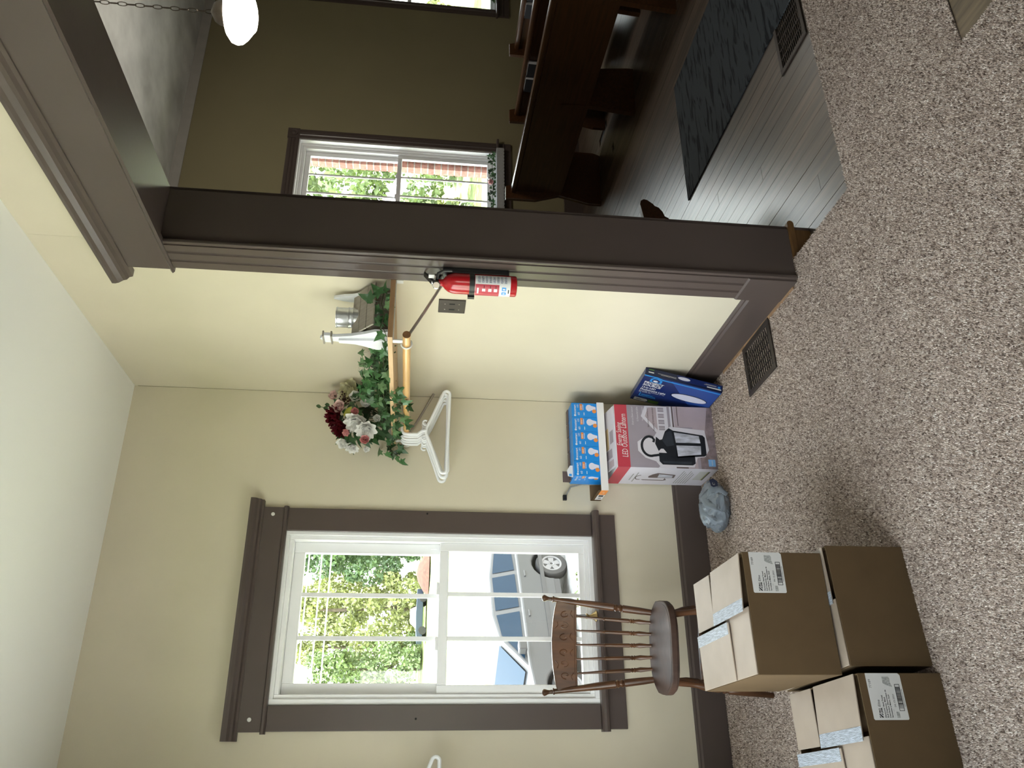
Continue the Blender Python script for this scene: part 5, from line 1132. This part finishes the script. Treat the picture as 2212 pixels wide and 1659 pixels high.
# ------------------------------------------------------------------ car outside the window
ca = thing('parked_car', 'grey minivan parked on the lawn outside the room window', 'car', (0.16, 12.55, -1.68), math.radians(33.6))
Wd = 0.92                                            # half width; front points to -x, near side is -y
low = [(-2.42, 0.32), (-2.45, 0.62), (-2.30, 0.84), (-1.75, 0.98), (-1.10, 1.04), (2.25, 1.08), (2.45, 0.92), (2.47, 0.45), (2.35, 0.28)]
def arch(cx, r): return [(cx + r * math.cos(t), 0.33 + r * math.sin(t)) for t in np.linspace(-0.1, PI + 0.1, 12)]
prof = low + arch(1.50, 0.41) + arch(-1.50, 0.41)
MB().prism(prof, -Wd, Wd, 'y').build('body', M['car'], ca, bevel=0.05, seg=3)
roofp = [(-1.15, 1.02), (-0.35, 1.53), (0.25, 1.64), (1.30, 1.65), (2.05, 1.56), (2.32, 1.05)]
mb = MB(); n = len(roofp); vs = []
for s in (-1, 1):
    for x, z in roofp: vs.append((x, s * (Wd - 0.04 - 0.17 * (z - 1.02) / 0.62), z))
fs = [tuple(range(n)), tuple(range(2 * n - 1, n - 1, -1))] + [(i, n + i, n + i + 1, i + 1) for i in range(n - 1)]
mb.add(vs, fs).build('cabin', M['car'], ca, bevel=0.05, seg=3)
def side_pt(x, z, s=-1, o=0.012): return (x, s * (Wd - 0.04 - 0.17 * (z - 1.02) / 0.62 + o), z)
for s in (-1, 1):
    for nm, q in (('side_window', [(-0.92, 1.09), (-0.28, 1.47), (0.22, 1.54), (0.22, 1.10)]), ('side_window', [(0.34, 1.10), (0.34, 1.55), (1.22, 1.57), (1.22, 1.12)]), ('side_window', [(1.34, 1.12), (1.34, 1.56), (1.90, 1.50), (2.08, 1.16)])):
        MB().add([side_pt(x, z, s) for x, z in q], [tuple(range(4)) if s > 0 else tuple(range(3, -1, -1))]).build(nm, M['car_glass'], ca)
MB().add([(-1.10, -0.74, 1.09), (-1.10, 0.74, 1.09), (-0.42, 0.64, 1.51), (-0.42, -0.64, 1.51)], [(0, 1, 2, 3)]).build('windshield', M['car_glass'], ca)
MB().add([(2.335, -0.72, 1.12), (2.335, 0.72, 1.12), (2.10, 0.62, 1.53), (2.10, -0.62, 1.53)], [(3, 2, 1, 0)]).build('rear_window', M['car_glass'], ca)
for s in (-1, 1):
    MB().box(-2.2, 2.3, s * (Wd + 0.005) - 0.01, s * (Wd + 0.005) + 0.01, 0.52, 0.60).build('side_trim', M['car_trim'], ca)
    MB().box(-1.05, 1.05, s * (Wd - 0.02) - 0.02, s * (Wd - 0.02) + 0.02, 0.22, 0.33).build('sill', M['car_trim'], ca)
    MB().box(-0.88, -0.66, s * (Wd + 0.09) - 0.08, s * (Wd + 0.09) + 0.08, 1.06, 1.22).build('mirror', M['car_trim'], ca, bevel=0.03)
    for x in (0.05, 1.10): MB().box(x, x + 0.16, s * (Wd + 0.012) - 0.012, s * (Wd + 0.012) + 0.012, 0.90, 0.935).build('door_handle', M['car'], ca, bevel=0.008)
    for x in (-1.5, 1.5):
        Fw = frame_mtx((x, s * (Wd - 0.20), 0.33), (1, 0, 0), (0, 0, 1)) if s < 0 else frame_mtx((x, s * (Wd - 0.20), 0.33), (-1, 0, 0), (0, 0, 1))
        wh = MB().lathe([(0.20, 0.0), (0.30, 0.0), (0.33, 0.03), (0.33, 0.17), (0.31, 0.20), (0.215, 0.205), (0.205, 0.18)], 28, Fw).build('wheel', M['tyre'], ca, smooth=True)
        mb = MB().lathe([(0.0, 0.17), (0.06, 0.19), (0.075, 0.17), (0.075, 0.15)], 16, Fw).lathe([(0.165, 0.16), (0.175, 0.195), (0.212, 0.20), (0.214, 0.14)], 28, Fw)
        for k in range(5): mb.prism([(0.04, -0.045), (0.18, -0.062), (0.18, 0.062), (0.04, 0.045)], 0.15, 0.185, 'z', Fw @ Matrix.Rotation(2 * PI * k / 5, 4, 'Z'))
        mb.build('rim', M['alloy'], wh)
        MB().lathe([(0.20, 0.10), (0.0, 0.10)], 20, Fw).build('brake_disc', M['car_trim'], wh)
MB().box(-2.47, -2.40, -0.7, 0.7, 0.40, 0.60).build('front_grille', M['car_trim'], ca)
for s in (-1, 1): MB().box(-2.40, -2.20, s * 0.62 - 0.16, s * 0.62 + 0.16, 0.68, 0.82).build('headlight', M['bulbwhite'], ca, bevel=0.03); MB().box(2.38, 2.465, s * 0.80 - 0.07, s * 0.80 + 0.07, 0.75, 1.0).build('tail_light', M['red'], ca, bevel=0.02)

# ------------------------------------------------------------------ far trees, wires, truck
def gz(x, y): return -1.68 if y < 14 else min(0.95, -1.68 + (y - 14) * 0.0572)
LM = []
def tree(label, x, y, h, r, mk, seed, low=0.0, nl=7500, group='trees beyond the lawn'):
    rs = np.random.default_rng(seed); z0 = gz(x, y)
    t = thing('tree', label, 'tree', (x, y, z0 - 0.05), 0, group)
    MB().tube([(0, 0, 0), (0.1, 0, h * 0.3), (-0.1, 0.1, h * 0.6), (0, 0, h * 0.9)], [h * 0.022, h * 0.018, h * 0.012, h * 0.004], 8).build('trunk', M['bark'], t)
    ncl = 26; cl = []
    for k in range(ncl):
        zz = h * (low + (1 - low) * (k + 0.5) / ncl); rad = r * math.sin(PI * (0.30 + 0.64 * zz / h)) ** 0.7
        a = rs.uniform(0, 2 * PI); q = rad * rs.uniform(0.2, 0.8)
        cl.append((q * math.cos(a), q * math.sin(a), zz, r * rs.uniform(0.25, 0.42)))
    cl = np.array(cl); ci = rs.integers(0, ncl, nl); dv = rs.normal(0, 1, (nl, 3)); dv /= np.linalg.norm(dv, axis=1)[:, None]
    P = cl[ci, :3] + dv * (cl[ci, 3] * rs.uniform(0.55, 1.0, nl))[:, None]; P[:, 2] = np.maximum(P[:, 2], 0.15)
    s = rs.uniform(0.08, 0.21, nl) * (h / 9) ** 0.5
    a = rs.normal(0, 1, (nl, 3)); a /= np.linalg.norm(a, axis=1)[:, None]; b = np.cross(a, rs.normal(0, 1, (nl, 3))); b /= np.linalg.norm(b, axis=1)[:, None]
    q = np.stack([P - a * s[:, None], P + b * s[:, None] * 0.6, P + a * s[:, None], P - b * s[:, None] * 0.6], 1).reshape(-1, 3)
    me = bpy.data.meshes.new('crown'); me.from_pydata(q.tolist(), [], (np.arange(nl * 4).reshape(-1, 4)).tolist()); me.materials.append(M[mk])
    o = bpy.data.objects.new('crown', me); COL.objects.link(o); o.parent = t; o['kind'] = 'stuff'
tl = [(4.0, 56, 7.4, 2.6, 'leaf1'), (6.3, 63, 9.5, 2.4, 'leaf2'), (8.2, 57, 10.2, 2.7, 'leaf2'), (10.4, 65, 11.0, 2.8, 'leaf2'), (12.4, 57, 10.6, 2.6, 'leaf3'), (15.2, 64, 11.2, 2.9, 'leaf1'), (18.5, 57, 11.0, 3.0, 'leaf3'), (1.8, 62, 5.8, 2.3, 'leaf3'), (-0.8, 56, 6.5, 2.6, 'leaf1')]
tlab = ['mid green tree at the low left side of the tree line behind the minivan', 'yellowish tree left of the middle of the tree line', 'yellowish tree in the middle of the tree line, above the far truck', 'tall yellowish tree right of the middle of the tree line', 'deep green tree at the right of the room window view', 'tall mid green tree at the right jamb of the room window', 'deep green tree beyond the right jamb of the room window', 'short deep green tree at the left of the room window view', 'mid green tree beyond the left jamb of the room window']
for i, (x, y, h, r, mk) in enumerate(tl): tree(tlab[i], x, y, h, r, mk, 100 + i)
tl2 = [(24, 31, 14.5, 3.2, 'leaf1'), (27, 37, 15.5, 3.4, 'leaf2'), (30.5, 31, 15.0, 3.4, 'leaf3'), (34, 38, 16.0, 3.6, 'leaf1'), (38, 32, 15.0, 3.5, 'leaf2'), (64, 56, 9.5, 3.2, 'leaf1'), (72, 52, 9.5, 3.2, 'leaf3')]
tlab2 = ['mid green tree behind the left edge of the hall window', 'yellowish tree left of centre in the hall window', 'deep green tree in the centre of the hall window', 'mid green tree right of centre in the hall window', 'yellowish tree beside the brick edge of the hall window', 'mid green tree left in the second hall window', 'deep green tree right in the second hall window']
for i, (x, y, h, r, mk) in enumerate(tl2): tree(tlab2[i], x, y, h, r, mk, 200 + i, group='trees beyond the hall windows')
for k, (z, lb_) in enumerate(((6.35, 'lowest of the three pale utility cables before the trees'), (6.85, 'middle one of the three pale utility cables before the trees'), (7.5, 'topmost of the three pale utility cables before the trees'))):
    o = MB().tube([(x, 40, z - 0.5 + 0.0006 * (x - 8) ** 2) for x in np.linspace(-25, 60, 30)], 0.035, 6).build('utility_cable', M['wire']); tag(o, lb_, 'cable', 'cables across the tree line')
ft = thing('far_truck', 'small dark blue pickup truck far off under the trees', 'truck', (6.9, 52, gz(8, 52) - 0.02), 0.15); ft.scale = (0.72, 0.72, 0.72)
MB().prism([(-2.3, 0.35), (2.4, 0.35), (2.4, 0.95), (0.4, 0.98), (-0.1, 1.0), (-1.6, 0.95), (-2.3, 0.85)], -0.8, 0.8, 'y').build('body', M['truckblue'], ft, bevel=0.05)
MB().prism([(-0.9, 0.95), (-0.4, 1.5), (0.5, 1.52), (0.75, 0.97)], -0.7, 0.7, 'y').build('cab', M['white'], ft, bevel=0.04)
for x in (-1.5, 1.5):
    for s in (-1, 1): MB().lathe([(0.0, 0), (0.33, 0), (0.36, 0.04), (0.36, 0.2), (0.0, 0.2)], 18, frame_mtx((x, s * 0.8 - 0.1 + (0.2 if s < 0 else 0), 0.36), (1, 0, 0), (0, 0, 1))).build('wheel', M['tyre'], ft)
o = MB().lathe([(1.6, 0.0), (1.2, 0.35), (0.6, 0.7), (0.0, 0.85)], 14, Matrix.Translation((9.6, 51, gz(10, 51)))).build('mulch_heap', M['mulch'], smooth=True); tag(o, 'low reddish brown heap beside the far truck', 'heap')
